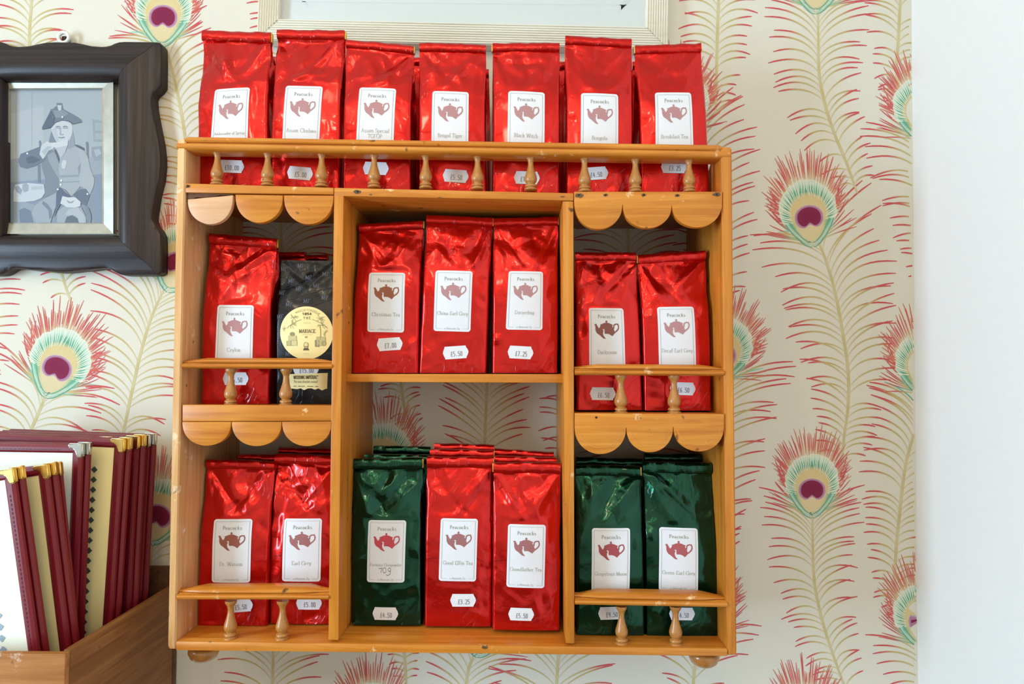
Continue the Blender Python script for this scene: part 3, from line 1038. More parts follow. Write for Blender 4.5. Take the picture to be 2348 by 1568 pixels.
    lay = [
        ((176, 186, 194), [(30, 10), (1110, 10), (1110, 760), (30, 760)]),
        ((160, 172, 184), [(30, 760), (1110, 760), (1110, 1120), (30, 1120)]),
        ((138, 153, 172), [(30, 1040), (1110, 940), (1110, 1500), (30, 1500)]),
        ((186, 194, 200), [(30, 300), (430, 200), (420, 700), (30, 800)]),
        ((158, 169, 180), [(960, 350), (1085, 370), (1085, 600), (970, 590)]),
        ((172, 182, 190), [(985, 380), (1085, 395), (1085, 475), (985, 470)]),
        ((172, 182, 190), [(985, 500), (1085, 500), (1085, 565), (985, 565)]),
        ((150, 162, 175), [(950, 650), (1080, 640), (1080, 780), (990, 810), (950, 740)]),
        ((178, 187, 194), [(975, 680), (1030, 670), (1060, 720), (1000, 760)]),
        ((118, 132, 150), [(362, 850), (392, 840), (398, 1040), (366, 1040)]),
        ((120, 134, 150), [(376, 590), (392, 575), (404, 600), (404, 660), (380, 660)]),
        ((120, 134, 150), [(888, 600), (903, 590), (918, 612), (922, 780), (896, 760)]),
        ((128, 141, 156), [(485, 600), (500, 520), (530, 440), (580, 450), (565, 620)]),
        ((150, 162, 174), [(690, 640), (715, 460), (748, 480), (768, 600), (760, 640), (700, 690)]),
        ((206, 213, 218), [(508, 450), (556, 380), (640, 355), (722, 385), (744, 430), (738, 500), (712, 570), (672, 622), (640, 636), (600, 625), (560, 585), (530, 520)]),
        ((192, 200, 207), [(520, 460), (560, 440), (600, 600), (560, 580)]),
        ((116, 130, 146), [(408, 440), (500, 260), (506, 238), (524, 238), (572, 200), (568, 172), (630, 172), (640, 236), (720, 280), (800, 325), (846, 358), (840, 378), (745, 402), (715, 372), (660, 356), (600, 360), (550, 384), (505, 440), (425, 462)]),
        ((92, 107, 126), [(408, 440), (498, 268), (530, 340), (535, 395), (500, 444), (425, 462)]),
        ((140, 152, 165), [(530, 250), (590, 255), (640, 245), (700, 285), (640, 330), (560, 330)]),
        ((200, 208, 213), [(575, 195), (625, 195), (618, 250), (590, 255)]),
        ((126, 139, 153), [(400, 850), (450, 720), (500, 680), (560, 690), (604, 780), (606, 1090), (566, 1150), (430, 1205), (446, 1000)]),
        ((152, 163, 174), [(470, 740), (540, 700), (590, 780), (596, 1000), (520, 880), (480, 800)]),
        ((172, 181, 188), [(590, 770), (680, 690), (770, 640), (850, 670), (900, 760), (850, 880), (826, 1080), (770, 1150), (725, 1195), (600, 1085)]),
        ((150, 161, 172), [(600, 960), (820, 950), (820, 975), (600, 985)]),
        ((152, 163, 174), [(604, 1030), (825, 1020), (824, 1034), (604, 1044)]),
        ((178, 187, 193), [(790, 650), (850, 665), (905, 750), (940, 900), (982, 1000), (972, 1080), (925, 1190), (885, 1108), (826, 1080), (812, 930), (836, 820)]),
        ((140, 152, 165), [(836, 820), (800, 870), (812, 960), (826, 930)]),
        ((102, 117, 136), [(826, 1112), (892, 1108), (932, 1172), (892, 1292), (800, 1255), (748, 1168)]),
        ((106, 121, 140), [(150, 800), (178, 726), (260, 695), (384, 648), (402, 690), (396, 745), (448, 770), (436, 800), (340, 858), (240, 888), (170, 866)]),
        ((84, 99, 120), [(232, 770), (300, 745), (396, 790), (330, 826), (250, 830)]),
        ((206, 213, 218), [(382, 730), (400, 640), (470, 585), (548, 640), (530, 672), (480, 690), (450, 745), (420, 785)]),
        ((178, 188, 196), [(405, 700), (470, 640), (520, 650), (470, 690), (440, 745)]),
        ((214, 220, 224), [(500, 605), (580, 600), (694, 560), (690, 640), (640, 664), (560, 660), (510, 640)]),
        ((190, 198, 205), [(560, 660), (690, 632), (660, 712), (616, 770), (576, 690)]),
        ((88, 103, 124), [(540, 665), (566, 690), (604, 790), (596, 830), (560, 730)]),
        ((88, 103, 124), [(760, 625), (800, 628), (870, 664), (868, 690), (780, 645)]),
        ((205, 212, 217), [(620, 830), (640, 790), (676, 800), (680, 830), (660, 890), (626, 880)]),
        ((204, 211, 219), [(100, 1140), (118, 1062), (250, 1042), (430, 1058), (442, 1150), (408, 1206), (330, 1238), (190, 1252), (100, 1246)]),
        ((160, 171, 184), [(196, 1060), (240, 1040), (266, 1070), (262, 1130), (216, 1146), (196, 1110)]),
        ((150, 162, 176), [(112, 1090), (150, 1070), (196, 1120), (180, 1170), (130, 1140)]),
        ((186, 194, 203), [(290, 1080), (420, 1075), (420, 1110), (300, 1120)]),
        ((150, 163, 178), [(100, 1252), (240, 1248), (330, 1280), (380, 1360), (360, 1480), (100, 1480)]),
        ((112, 127, 148), [(160, 1340), (220, 1312), (290, 1350), (320, 1480), (170, 1480)]),
        ((162, 173, 184), [(380, 1250), (460, 1200), (580, 1140), (560, 1300), (520, 1420), (500, 1480), (350, 1480), (300, 1370), (330, 1290)]),
        ((120, 135, 153), [(420, 1240), (470, 1270), (520, 1340), (520, 1420), (490, 1440), (480, 1340), (410, 1270)]),
        ((92, 108, 132), [(566, 1150), (610, 1095), (720, 1195), (640, 1200), (610, 1280), (580, 1330), (540, 1420), (560, 1300)]),
        ((166, 176, 185), [(572, 1480), (580, 1350), (650, 1296), (760, 1300), (840, 1310), (892, 1420), (892, 1480)]),
        ((186, 194, 200), [(660, 1390), (700, 1330), (800, 1310), (870, 1400), (880, 1480), (820, 1480), (780, 1400)]),
        ((96, 110, 124), [(654, 1480), (680, 1412), (740, 1392), (800, 1430), (812, 1480)]),
        ((130, 143, 157), [(880, 1290), (920, 1320), (946, 1400), (940, 1480), (900, 1480)]),
        ((214, 220, 223), [(610, 1268), (632, 1186), (700, 1200), (770, 1196), (832, 1250), (828, 1296), (760, 1312), (680, 1306), (640, 1280)]),
        ((150, 162, 174), [(670, 1225), (720, 1250), (770, 1225), (740, 1262), (700, 1264)]),
    ]
    for k, (c, pts) in enumerate(lay):
        fl.poly(pts, tuple(x * 0.88 for x in c), k * 0.16)
    fl.k = 9.5
    g1 = (104, 117, 134)
    for pts, w, c in (([(560, 432), (585, 424), (600, 432)], 7, g1), ([(640, 430), (660, 422), (680, 430)], 7, g1), ([(604, 440), (608, 495), (602, 512), (624, 516), (640, 510)], 6, (140, 152, 165)), ([(590, 545), (620, 550), (650, 543)], 7, g1), ([(560, 445), (600, 446)], 8, (150, 160, 172)), ([(636, 444), (684, 442)], 8, (150, 160, 172)), ([(500, 260), (540, 330), (530, 390)], 6, (74, 88, 106)), ([(408, 455), (500, 440), (550, 384), (620, 358), (700, 368), (745, 400), (840, 378)], 7, (78, 92, 110)), ([(120, 100), (120, 700)], 3, (164, 174, 182)), ([(290, 60), (290, 640)], 3, (166, 176, 184)), ([(600, 1090), (660, 1120), (722, 1192)], 6, (96, 110, 130))):
        fl.ribbon(pts, w, c)
    for x, y in ((250, 722), (620, 1016), (614, 1062), (632, 325), (905, 1163), (582, 1112)):
        fl.ell(x, y, 10, 10, (216, 222, 226), 10)
    fl.build('engraved_portrait', lambda a, b, l: P(10 + a / 4.752, 200 + b / 4.752, y_p - 0.0003 - l * 1.2e-4), M_INK, bd)
    # hanger ring behind the top rail
    c = P(146, 86, -0.012)
    bm = bmesh.new()
    V, F = [], []
    n1, n2, R0, r0 = 24, 8, 0.0082, 0.0028
    for i in range(n1):
        a = 2 * pi * i / n1
        for j in range(n2):
            t = 2 * pi * j / n2
            V.append((c.x + (R0 + r0 * cos(t)) * cos(a), c.y + r0 * sin(t), c.z + (R0 + r0 * cos(t)) * sin(a)))
    for i in range(n1):
        for j in range(n2):
            F.append((i * n2 + j, ((i + 1) % n1) * n2 + j, ((i + 1) % n1) * n2 + (j + 1) % n2, i * n2 + (j + 1) % n2))
    mesh('hanging_ring', V, F, M_WHITEENAMEL, root, True)
    boxm('picture_hook', (c.x - 0.004, -0.011, c.z - 0.012), (c.x + 0.003, -0.001, c.z + 0.003), M_NAIL, root, 0.0008)


oak_frame()

# ------------------------------------------------------------------ wooden menu box and its menus
XS = (160 - 1193) * 0.79 / FPX          # plane of the box's right side
BY0 = -(DW - 0.79)                       # front of the box
rim = P(160, 1497, BY0).z


def menu_box():
    base = Vector((-0.72, BY0 / 2, rim - 0.16))
    root = thing('menu_box', base, 'open brown wooden box with chipped paint, holding menus at lower left', 'box')
    x0 = XS - 0.34
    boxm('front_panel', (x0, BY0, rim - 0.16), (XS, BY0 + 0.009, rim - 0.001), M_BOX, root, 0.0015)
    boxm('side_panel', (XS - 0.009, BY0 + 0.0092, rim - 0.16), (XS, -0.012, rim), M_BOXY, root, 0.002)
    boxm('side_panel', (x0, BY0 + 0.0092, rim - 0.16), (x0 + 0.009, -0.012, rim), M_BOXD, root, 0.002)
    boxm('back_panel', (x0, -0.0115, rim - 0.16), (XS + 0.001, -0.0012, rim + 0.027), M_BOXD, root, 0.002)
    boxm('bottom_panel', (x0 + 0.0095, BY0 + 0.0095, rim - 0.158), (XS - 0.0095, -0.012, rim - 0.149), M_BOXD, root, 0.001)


menu_box()


def menu(tr, br, y, page_mat, label, metal, bw=27, diamonds=None, second=True, height=0.31, width=0.215, dcol=(76, 84, 72)):
    """café menu: page in a stitched burgundy border; tr / br = pixels of the right edge's top and of a lower point"""
    T_, B_ = P(*tr, y), P(*br, y)
    dn = (B_ - T_)
    dn.y = 0
    dn.normalize()
    lf = Vector((dn.z, 0, -dn.x))                    # toward the left along the top edge
    if lf.x > 0:
        lf = -lf
    bottom_z = rim - 0.148
    hh = (T_.z - bottom_z - 0.0) / -dn.z - 0.006
    hh = min(hh, height + 0.2)
    base = T_ + dn * hh
    base.y = y
    root = thing('menu', base, label, 'menu', 'burgundy menus in the wooden box')

    def at(l, d, yy):
        q = T_ + lf * l + dn * d
        return Vector((q.x, yy, q.z))
    b = bw * 0.0005

    def tube_frame(nm, off_l, off_d, y_, th, mat_, wd):
        # stitched border: rounded strip along top and right edge (and left, bottom)
        prof = [(0.0, 0.5), (0.06, 0.0), (0.35, -0.22), (0.75, -0.2), (0.97, 0.05), (1.0, 0.5)]
        V, F = [], []
        cor_o = [(off_l, off_d), (width + off_l, off_d), (width + off_l, hh), (off_l, hh)]
        cor_i = [(off_l + wd, off_d + wd * 0.85), (width + off_l - wd, off_d + wd * 0.85), (width + off_l - wd, hh - wd), (off_l + wd, hh - wd)]
        for o_, i_ in zip(cor_o, cor_i):
            for f_, yy in prof:
                V.append(at(o_[0] + (i_[0] - o_[0]) * f_, o_[1] + (i_[1] - o_[1]) * f_, y_ + yy * th))
        m_ = len(prof)
        for k in range(4):
            k2 = (k + 1) % 4
            for i in range(m_ - 1):
                F.append((k * m_ + i, k * m_ + i + 1, k2 * m_ + i + 1, k2 * m_ + i))
        # back board
        nb = len(V)
        for o_ in cor_o:
            V.append(at(o_[0], o_[1], y_ + 0.5 * th))
        F.append((nb, nb + 1, nb + 2, nb + 3))
        return mesh(nm, V, F, mat_, root)
    fb = tube_frame('cover_border', 0, 0, y, 0.006, M_BURG, b)
    pg = mesh('page', [at(b * 0.9, b * 0.8, y + 0.0012), at(width - b * 0.9, b * 0.8, y + 0.0012), at(width - b * 0.9, hh - b * 0.8, y + 0.0012), at(b * 0.9, hh - b * 0.8, y + 0.0012)], [(0, 1, 2, 3)], page_mat, root)
    # stitches
    V, F = [], []
    d = 0.03
    while d < hh - 0.02:
        k = len(V)
        for l_, d_ in ((b * 0.56, d), (b * 0.62, d), (b * 0.62, d + 0.0032), (b * 0.56, d + 0.0032)):
            V.append(at(l_, d_, y - 0.0018))
        F.append((k, k + 1, k + 2, k + 3))
        d += 0.0052
    l0 = 0.03
    while l0 < width - 0.02:
        k = len(V)
        for l_, d_ in ((l0, b * 0.5), (l0 + 0.0032, b * 0.5), (l0 + 0.0032, b * 0.56), (l0, b * 0.56)):
            V.append(at(l_, d_, y - 0.0018))
        F.append((k, k + 1, k + 2, k + 3))
        l0 += 0.0052
    mesh('stitching', V, F, M_STITCH, fb, kind='stuff')
    if diamonds:
        dl, d0, d1 = diamonds
        fl = Flat()
        d = d0
        while d < d1:
            r = 0.0036
            fl.poly([(dl, d - r * 1.25), (dl + r * 1.25, d), (dl, d + r * 1.25), (dl - r * 1.25, d)], dcol)
            d += 0.0135
        fl.build('diamond_border', lambda a, c, l: at(a, c, y + 0.0007), M_INK, pg)

    def corner(l0, d0, yy, mat_, s=1.0):
        pts = [(-0.0012, -0.0012), (0.020 * s, -0.0012), (0.0205 * s, 0.0035), (0.013 * s, 0.0055), (0.0085, 0.0085), (0.0075, 0.013 * s), (0.0062, 0.0188 * s), (0.003, 0.0196 * s), (-0.0012, 0.0188 * s)]
        bm = bmesh.new()
        f_ = [bm.verts.new(at(l0 + p[0], d0 + p[1], yy - 0.0032)) for p in pts]
        k_ = [bm.verts.new(at(l0 + p[0], d0 + p[1], yy + 0.0036)) for p in pts]
        bm.faces.new(f_)
        bm.faces.new(k_[::-1])
        for i in range(len(pts)):
            j = (i + 1) % len(pts)
            bm.faces.new((f_[j], f_[i], k_[i], k_[j]))
        bmesh.ops.recalc_face_normals(bm, faces=bm.faces)
        bmesh.ops.bevel(bm, geom=bm.edges[:], offset=0.0012, segments=3, affect='EDGES', clamp_overlap=True)
        from_bm('corner_protector', bm, mat_, root, True, sharp=60)
    corner(0, 0, y, metal, 0.88)
    if second:
        off = -0.0050
        tube_frame('back_cover', off, -0.0012, y + 0.0078, 0.006, M_BURG, b)
        corner(off, -0.0012, y + 0.0078, metal, 0.8)


menu((32, 1075), (89, 1490), -0.226, M_PAGEW, 'burgundy menu with white page and gold corner, nearest the box front', M_GOLD, diamonds=(0.043, 0.17, 0.36), dcol=(150, 170, 186))
menu((109, 1066), (161, 1490), -0.198, M_PAGE, 'leaning burgundy menu with cream page, second from the box front', M_GOLD)
menu((139, 1060), (180, 1475), -0.183, M_PAGE, 'leaning burgundy menu tucked behind the second cream-paged one', M_GOLD, second=False)
menu((190, 1019), (172, 1476), -0.158, M_PAGEW, 'upright tall burgundy menu with silver corner and white page', M_CHROME)
menu((285, 1008), (257, 1437), -0.128, M_PAGE, 'upright burgundy menu with gold corner and page edged in dark diamonds', M_GOLD, diamonds=(0.0385, 0.042, 0.30))
menu((255, 1003), (242, 1437), -0.113, M_PAGE, 'burgundy menu hidden behind the diamond-edged page, only its gold corner showing', M_GOLD, second=False)
menu((318, 1001), (298, 1405), -0.098, M_PAGE, 'upright burgundy menu with gold corner, second from the wall', M_GOLD)
menu((343, 998), (321, 1390), -0.068, M_PAGE, 'upright burgundy menu with silver corner, nearest the wall', M_CHROME)

# ------------------------------------------------------------------ the pine shelf cabinet
YF = -0.1877                     # its front plane
D_F = DW + YF


def cabinet():
    base = P(1040, 1500, YF)
    base.y = -0.09
    root = thing('tea_shelf', base, 'honey coloured pine wall cabinet with scalloped aprons and turned spindle galleries', 'shelf')
    yb = -0.0015

    # side panels: full height at the front, scooped down behind the gallery
    def side(nm, tlx, trx, blx, brx, vt, vb, mat, v_shelf):
        tl, tr, bl, br = P(tlx, vt, YF), P(trx, vt, YF), P(blx, vb, YF), P(brx, vb, YF)
        zs = P(tlx, v_shelf, YF).z
        prof = [(YF, bl.z + 0.006), (YF, tl.z), (YF + 0.030, tl.z)]
        for k in range(9):
            t = k / 8
            prof.append((YF + 0.030 + 0.075 * t, tl.z - (tl.z - zs - 0.022) * (0.5 - 0.5 * cos(pi * t))))
        prof += [(yb, zs + 0.02), (yb, bl.z), (YF + 0.006, bl.z), (YF + 0.0018, bl.z + 0.0018)]
        bm = bmesh.new()
        L, R_ = [], []
        for y, z in prof:
            t = (tl.z - z) / (tl.z - bl.z)
            L.append(bm.verts.new((tl.x + (bl.x - tl.x) * t, y, z)))
            R_.append(bm.verts.new((tr.x + (br.x - tr.x) * t, y, z)))
        bm.faces.new(L)
        bm.faces.new(R_[::-1])
        n = len(prof)
        for i in range(n):
            j = (i + 1) % n
            bm.faces.new((L[j], L[i], R_[i], R_[j]))
        bmesh.ops.recalc_face_normals(bm, faces=bm.faces)
        bmesh.ops.bevel(bm, geom=[e for e in bm.edges if (e.verts[0] in L and e.verts[1] in L) or (e.verts[0] in R_ and e.verts[1] in R_)], offset=0.0016, segments=3, affect='EDGES', clamp_overlap=True)
        bmesh.ops.triangulate(bm, faces=[q for q in bm.faces if len(q.verts) > 4])
        return from_bm(nm, bm, mat, root, True, sharp=40)
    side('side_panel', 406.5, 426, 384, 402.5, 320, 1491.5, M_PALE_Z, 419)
    side('side_panel', 1653.5, 1678, 1667.5, 1689.5, 338, 1505, M_PINE_Z, 438)
    # dividers
    pslab('divider', [(765.5, 446), (788, 447), (775.5, 1468), (752.5, 1467)], YF, yb, M_PINE_Z, root, bev=0.0012)
    pslab('divider', [(1290, 461), (1315, 461), (1317.5, 1476), (1297, 1475)], YF, yb, M_PINE_Z, root, bev=0.0012)
    # shelves (planks)
    pslab('shelf_board', [(424, 421.5), (765, 431), (765, 447), (424, 440)], YF + 0.0085, yb, M_PINE_X, root)
    pslab('shelf_board', [(766, 430), (1315, 442.5), (1315, 460), (766, 449)], YF, yb, M_PINE_X, root)
    pslab('shelf_board', [(1316, 440), (1656, 440), (1656, 459), (1316, 459)], YF + 0.0095, yb, M_PINE_X, root)
    pslab('shelf_board', [(419, 929), (760, 930), (760, 950), (419, 950)], YF + 0.0105, yb, M_PINE_X, root)
    pslab('shelf_board', [(1317.5, 948), (1660, 949), (1660, 968), (1317.5, 968)], YF + 0.0105, yb, M_PINE_X, root)
    pslab('shelf_board', [(789, 857), (1296, 857.5), (1296, 878), (789, 875.5)], -0.1635, yb, M_PINE_X, root)
    pslab('bottom_board', [(403, 1470.5), (1668, 1487), (1669, 1505), (402.5, 1491.5)], YF, yb, M_PINE_X, root, bev=0.0014)
    # gallery boards and aprons
    def scal(px_list, v_top_l, v_top_r, valley, bottoms, nm, mat, y0=YF - 0.0012, y1=YF + 0.008):
        """one board with three hanging scallops"""
        n = len(px_list)
        pts = [(px_list[0][0], v_top_l), (px_list[-1][1], v_top_r)]
        out = []
        for k in range(n - 1, -1, -1):
            x0, x1 = px_list[k]
            va = valley[k + 1] if k < n - 1 else valley[n]
            vb_ = valley[k]
            cx, rx = (x0 + x1) / 2, (x1 - x0) / 2
            m_ = 20
            for i in range(m_ + 1):
                t = pi * i / m_
                vv = va + (vb_ - va) * i / m_
                out.append((cx + rx * cos(t), vv + (bottoms[k] - vv) * sin(t) ** 0.92))
        pts += out
        return pslab(nm, pts, y0, y1, mat, root, bev=0.0007)

    def disc(x0, x1, vt0, vt1, vb, mat, y0=YF - 0.0004, y1=YF + 0.0082, lift=0.35):
        cx, rx = (x0 + x1) / 2, (x1 - x0) / 2
        pts = [(x0, vt0), (x1, vt1)]
        m_ = 22
        for i in range(1, m_):
            t = pi * i / m_
            top = vt1 + (vt0 - vt1) * i / m_
            pts.append((cx + rx * cos(t), top + (vb - top) * sin(t) ** 0.86))
        return pslab('scallop', pts, y0, y1, mat, root, bev=0.0007)
    pslab('apron_strip', [(425, 420), (764.5, 430), (764.5, 446), (425, 441)], YF, YF + 0.008, M_PINE_X, root)
    disc(430, 534, 457, 447.5, 514, M_PALE_X, YF + 0.001)
    disc(539.5, 648.5, 446, 447.5, 510.5, M_PINE_X)
    disc(650.5, 764.5, 447.5, 448, 514, M_PINE_X)
    scal([(1316.5, 1427), (1428, 1540), (1541, 1656)], 439.5, 439.5, [462, 470, 472, 462], [525.5, 523, 521], 'scalloped_apron', M_PINE_X)
    pslab('apron_strip', [(418, 927.5), (760.5, 929.5), (760.5, 965), (418, 966)], YF, YF + 0.010, M_PINE_X, root)
    disc(417.5, 529.5, 967, 967, 1022, M_PINE_X)
    disc(531, 645.5, 967, 967, 1023, M_PINE_X)
    disc(646.5, 760, 967, 966, 1023, M_PINE_X)
    scal([(1317.5, 1435.5), (1436.5, 1543.5), (1544.5, 1660)], 947.5, 949, [978, 981, 979, 978], [1041, 1037, 1035], 'scalloped_apron', M_PINE_X)

    # gallery rails: two beads with a groove, ends rounded back
    def rail(uv0, uv1, h, ends=0.02, dep=0.03, mat=M_PINE_X, uv_mid=None):
        a, b_ = P(*uv0, YF), P(*uv1, YF)
        hh = h * 0.00055
        prof = [(0.004, 0.0), (0.0005, 0.06), (-0.0015, 0.16), (-0.002, 0.28), (-0.0012, 0.40), (0.001, 0.47), (0.0032, 0.50), (0.0032, 0.545), (0.0006, 0.57), (-0.0006, 0.66), (0.0, 0.80), (0.0025, 0.92), (0.007, 1.0), (dep - 0.004, 1.0), (dep, 0.94), (dep, 0.06), (dep - 0.003, 0.0)]
        V, F = [], []
        st = [0.0, 0.0015, 0.006, 0.014, 0.03]
        ln = (b_ - a).length
        xs = [s for s in st] + [ln * k / 8 for k in range(1, 8) if 0.04 < ln * k / 8 < ln - 0.04] + [ln - s for s in st[::-1]]
        m_ = len(prof)
        for s in xs:
            e = min(s, ln - s)
            drop = (1 - sstep(0, ends, e)) if ends else 0
            p = a.lerp(b_, s / ln)
            for y, z in prof:
                zz = z
                yy = y
                if z > 0.55:
                    zz = z - drop * 0.22 * (z - 0.55) / 0.45
                    yy = y + (drop * 0.006 if y < 0.012 else -drop * 0.010)
                V.append((p.x, YF + yy, p.z - hh + zz * hh))
        for k in range(len(xs) - 1):
            for i in range(m_):
                j = (i + 1) % m_
                F.append((k * m_ + i, k * m_ + j, (k + 1) * m_ + j, (k + 1) * m_ + i))
        F.append(tuple(range(m_)))
        F.append(tuple((len(xs) - 1) * m_ + i for i in range(m_))[::-1])
        bm = bmesh.new()
        bv = [bm.verts.new(q) for q in V]
        for q in F:
            bm.faces.new([bv[i] for i in q])
        bmesh.ops.triangulate(bm, faces=[q for q in bm.faces if len(q.verts) > 4])
        return from_bm('gallery_rail', bm, mat, root, True, sharp=38)
    rail((406, 309.5), (1674.5, 329), 34.5, 0.012, 0.03)
    rail((418.5, 820), (762, 821), 25, 0.03, 0.024)
    rail((1317.5, 834), (1660.5, 836), 26, 0.03, 0.024)
    rail((406, 1348), (754.5, 1348), 27.5, 0.035, 0.023)
    rail((1318, 1359), (1667.5, 1365), 28, 0.035, 0.023)

    # spindles
    pr = [(11.5, 0), (11.8, .05), (10.2, .09), (7.6, .14), (6.2, .20), (5.9, .25), (6.6, .34), (8.4, .44), (10.8, .54), (12.8, .62), (13.4, .68), (12.6, .745), (10.4, .79), (8.6, .815), (8.6, .83), (11.2, .845), (12.6, .875), (12.4, .90), (10.4, .915), (10.4, .925), (13.4, .945), (14.2, .965), (14.2, .985), (13.0, 1.0)]
    sm = lathe_mesh('spindle', [(r * 1.07 / 84, 1 - t) for r, t in reversed(pr)], 26)
    sm.materials.append(M_TURN)

    def spindle(u, vt, vb):
        a, b_ = P(u, vt, YF + 0.013), P(u, vb, YF + 0.013)
        o = bpy.data.objects.new('spindle', sm)
        COL.objects.link(o)
        o.parent = root
        o.location = b_ - org(root)
        s = (a.z - b_.z)
        o.scale = (s, s, s)
        o.rotation_euler = (0, 0, u)
    k = 0
    for u in (497.5, 613, 737, 857.5, 976, 1095, 1217, 1340.5, 1457, 1580.5):
        f_ = (u - 406) / 1268
        spindle(u, 342 + 19 * f_, 424 + (u - 425) * 0.0165 if u < 1316 else 441)
    for u in (528.5, 655):
        spindle(u, 845.5, 930.5)
    for u in (1424, 1546):
        spindle(u, 860, 949)
    for u, vb in ((528, 1464), (647, 1465)):
        spindle(u, 1376, vb)
    for u, vb in ((1425.5, 1476), (1549.5, 1478)):
        spindle(u, 1389, vb)
    # bun feet under the bottom board
    for u, v0, v1, y in ((468, 1488, 1513, YF + 0.045), (1614, 1499, 1525, YF + 0.03)):
        a, b_ = P(u, v0, y), P(u, v1, y)
        hh = a.z - b_.z + 0.004
        me = lathe_mesh('bun_foot', [(0.006, -hh), (0.012, -hh + 0.001), (0.0165, -hh * 0.75), (0.0195, -hh * 0.4), (0.0195, -hh * 0.15), (0.017, 0.0)], 24)
        me.materials.append(M_TURN)
        o = bpy.data.objects.new('bun_foot', me)
        COL.objects.link(o)
        o.parent = root
        o.location = Vector((a.x, a.y, a.z + 0.004)) - org(root)
    # dark slab standing for shaded gap and torn edge above the loose scallop
    pslab('torn_edge_shade', [(429, 441), (534, 445), (534, 449), (505, 447), (478, 455), (452, 452), (429, 461)], YF + 0.0035, YF + 0.008, M_BOXD, root, bev=0.0004)
    # scribed arcs and stains of the old boards
    fl = Flat()
    for x0, x1, va, vb_ in ((1317.5, 1435.5, 979, 1041), (1436.5, 1543.5, 980, 1037), (1544.5, 1660, 979, 1035)):
        cx, rx = (x0 + x1) / 2, (x1 - x0) / 2 - 8
        fl.ribbon([(cx + rx * cos(radians(a)), va + (vb_ - va - 15) * sin(radians(a))) for a in range(12, 169, 6)], 0.9, (226, 164, 84))
    fl.build('scribed_line', lambda a, b_, l: P(a, b_, YF - 0.0017), M_INK, root)
    fl = Flat()
    rnd = random.Random(3)
    for x, y, rx, ry in ((1329, 448, 11, 6), (1643, 446, 10, 5), (1388, 447, 6, 4), (1476, 447, 6, 4), (1553, 448, 7, 4), (819, 440, 9, 6), (850, 446, 4, 2), (431, 427, 7, 4), (1008, 453, 6, 2), (1290, 451, 7, 2)):
        yy = YF - 0.0017 if x > 1316 else YF - 0.0003
        fl.poly([(x + rx * cos(2 * pi * k / 14) * rnd.uniform(0.6, 1.1), y + ry * sin(2 * pi * k / 14) * rnd.uniform(0.6, 1.1)) for k in range(14)], (112, 78, 46) if rx < 8 else (98, 74, 54))
    fl.build('stain', lambda a, b_, l: P(a, b_, YF - (0.0016 if a > 1316 else 0.0003)), M_INK, root)['kind'] = 'stuff'
    # nail heads
    nm = lathe_mesh('nail_head', [(0.0013, 0.0), (0.0015, 0.0004), (0.0011, 0.0008), (0.0003, 0.0010)], 10)
    nm.materials.append(M_NAIL)
    for u, v in ((1327, 447), (1388, 447), (1476, 447), (1553, 448), (1643, 446), (431, 427), (820, 439), (1367, 957)):
        p = P(u, v, YF - (0.0011 if u > 1315 else 0))
        o = bpy.data.objects.new('nail_head', nm)
        COL.objects.link(o)
        o.parent = root
        o.location = p - org(root)
        o.rotation_euler = (pi / 2, 0, 0)


cabinet()

# ------------------------------------------------------------------ tea bags
TEAPOT = [(208, 558), (250, 540), (262, 548), (275, 570), (300, 615), (325, 652), (340, 640), (352, 622), (362, 600), (371, 580), (358, 562), (372, 556), (400, 550), (425, 537), (450, 527), (478, 520), (505, 515), (503, 505), (495, 490), (498, 476), (507, 465), (520, 459), (533, 465), (543, 476), (546, 490), (538, 505), (538, 515), (565, 519), (590, 525), (618, 537), (640, 547), (682, 562), (680, 572), (668, 584), (666, 600), (676, 624), (696, 645), (712, 690), (728, 730), (738, 757), (705, 795), (667, 840), (632, 815), (600, 796), (570, 784), (530, 780), (480, 784), (468, 755), (468, 720), (470, 692), (464, 676), (450, 668), (434, 670), (412, 684), (432, 688), (444, 700), (440, 720), (430, 745), (427, 770), (432, 805), (446, 835), (470, 868), (498, 898), (478, 902), (455, 898), (425, 885), (380, 845), (330, 803), (290, 780), (270, 755), (255, 730), (242, 695), (238, 660), (238, 620), (232, 582)]
HANDLE = [(700, 655), (702, 625), (708, 590), (724, 562), (765, 545), (812, 547), (830, 598), (827, 640), (812, 672), (785, 703), (740, 742)]


def bez_inv(q, x, z):
    """inverse of the bilinear map of the quad q (TL, TR, BR, BL as (x, z))"""
    a, b = 0.5, 0.5
    for _ in range(6):
        fx = (q[0][0] * (1 - a) + q[1][0] * a) * (1 - b) + (q[3][0] * (1 - a) + q[2][0] * a) * b - x
        fz = (q[0][1] * (1 - a) + q[1][1] * a) * (1 - b) + (q[3][1] * (1 - a) + q[2][1] * a) * b - z
        ax = (q[1][0] - q[0][0]) * (1 - b) + (q[2][0] - q[3][0]) * b
        az = (q[1][1] - q[0][1]) * (1 - b) + (q[2][1] - q[3][1]) * b
        bx = (q[3][0] - q[0][0]) * (1 - a) + (q[2][0] - q[1][0]) * a
        bz = (q[3][1] - q[0][1]) * (1 - a) + (q[2][1] - q[1][1]) * a
        det = ax * bz - az * bx
        if abs(det) < 1e-12:
            break
        a -= (fx * bz - fz * bx) / det
        b -= (ax * fz - az * fx) / det
        a, b = max(-3, min(4, a)), max(-3, min(4, b))
    return a, b


BAGN = [0]


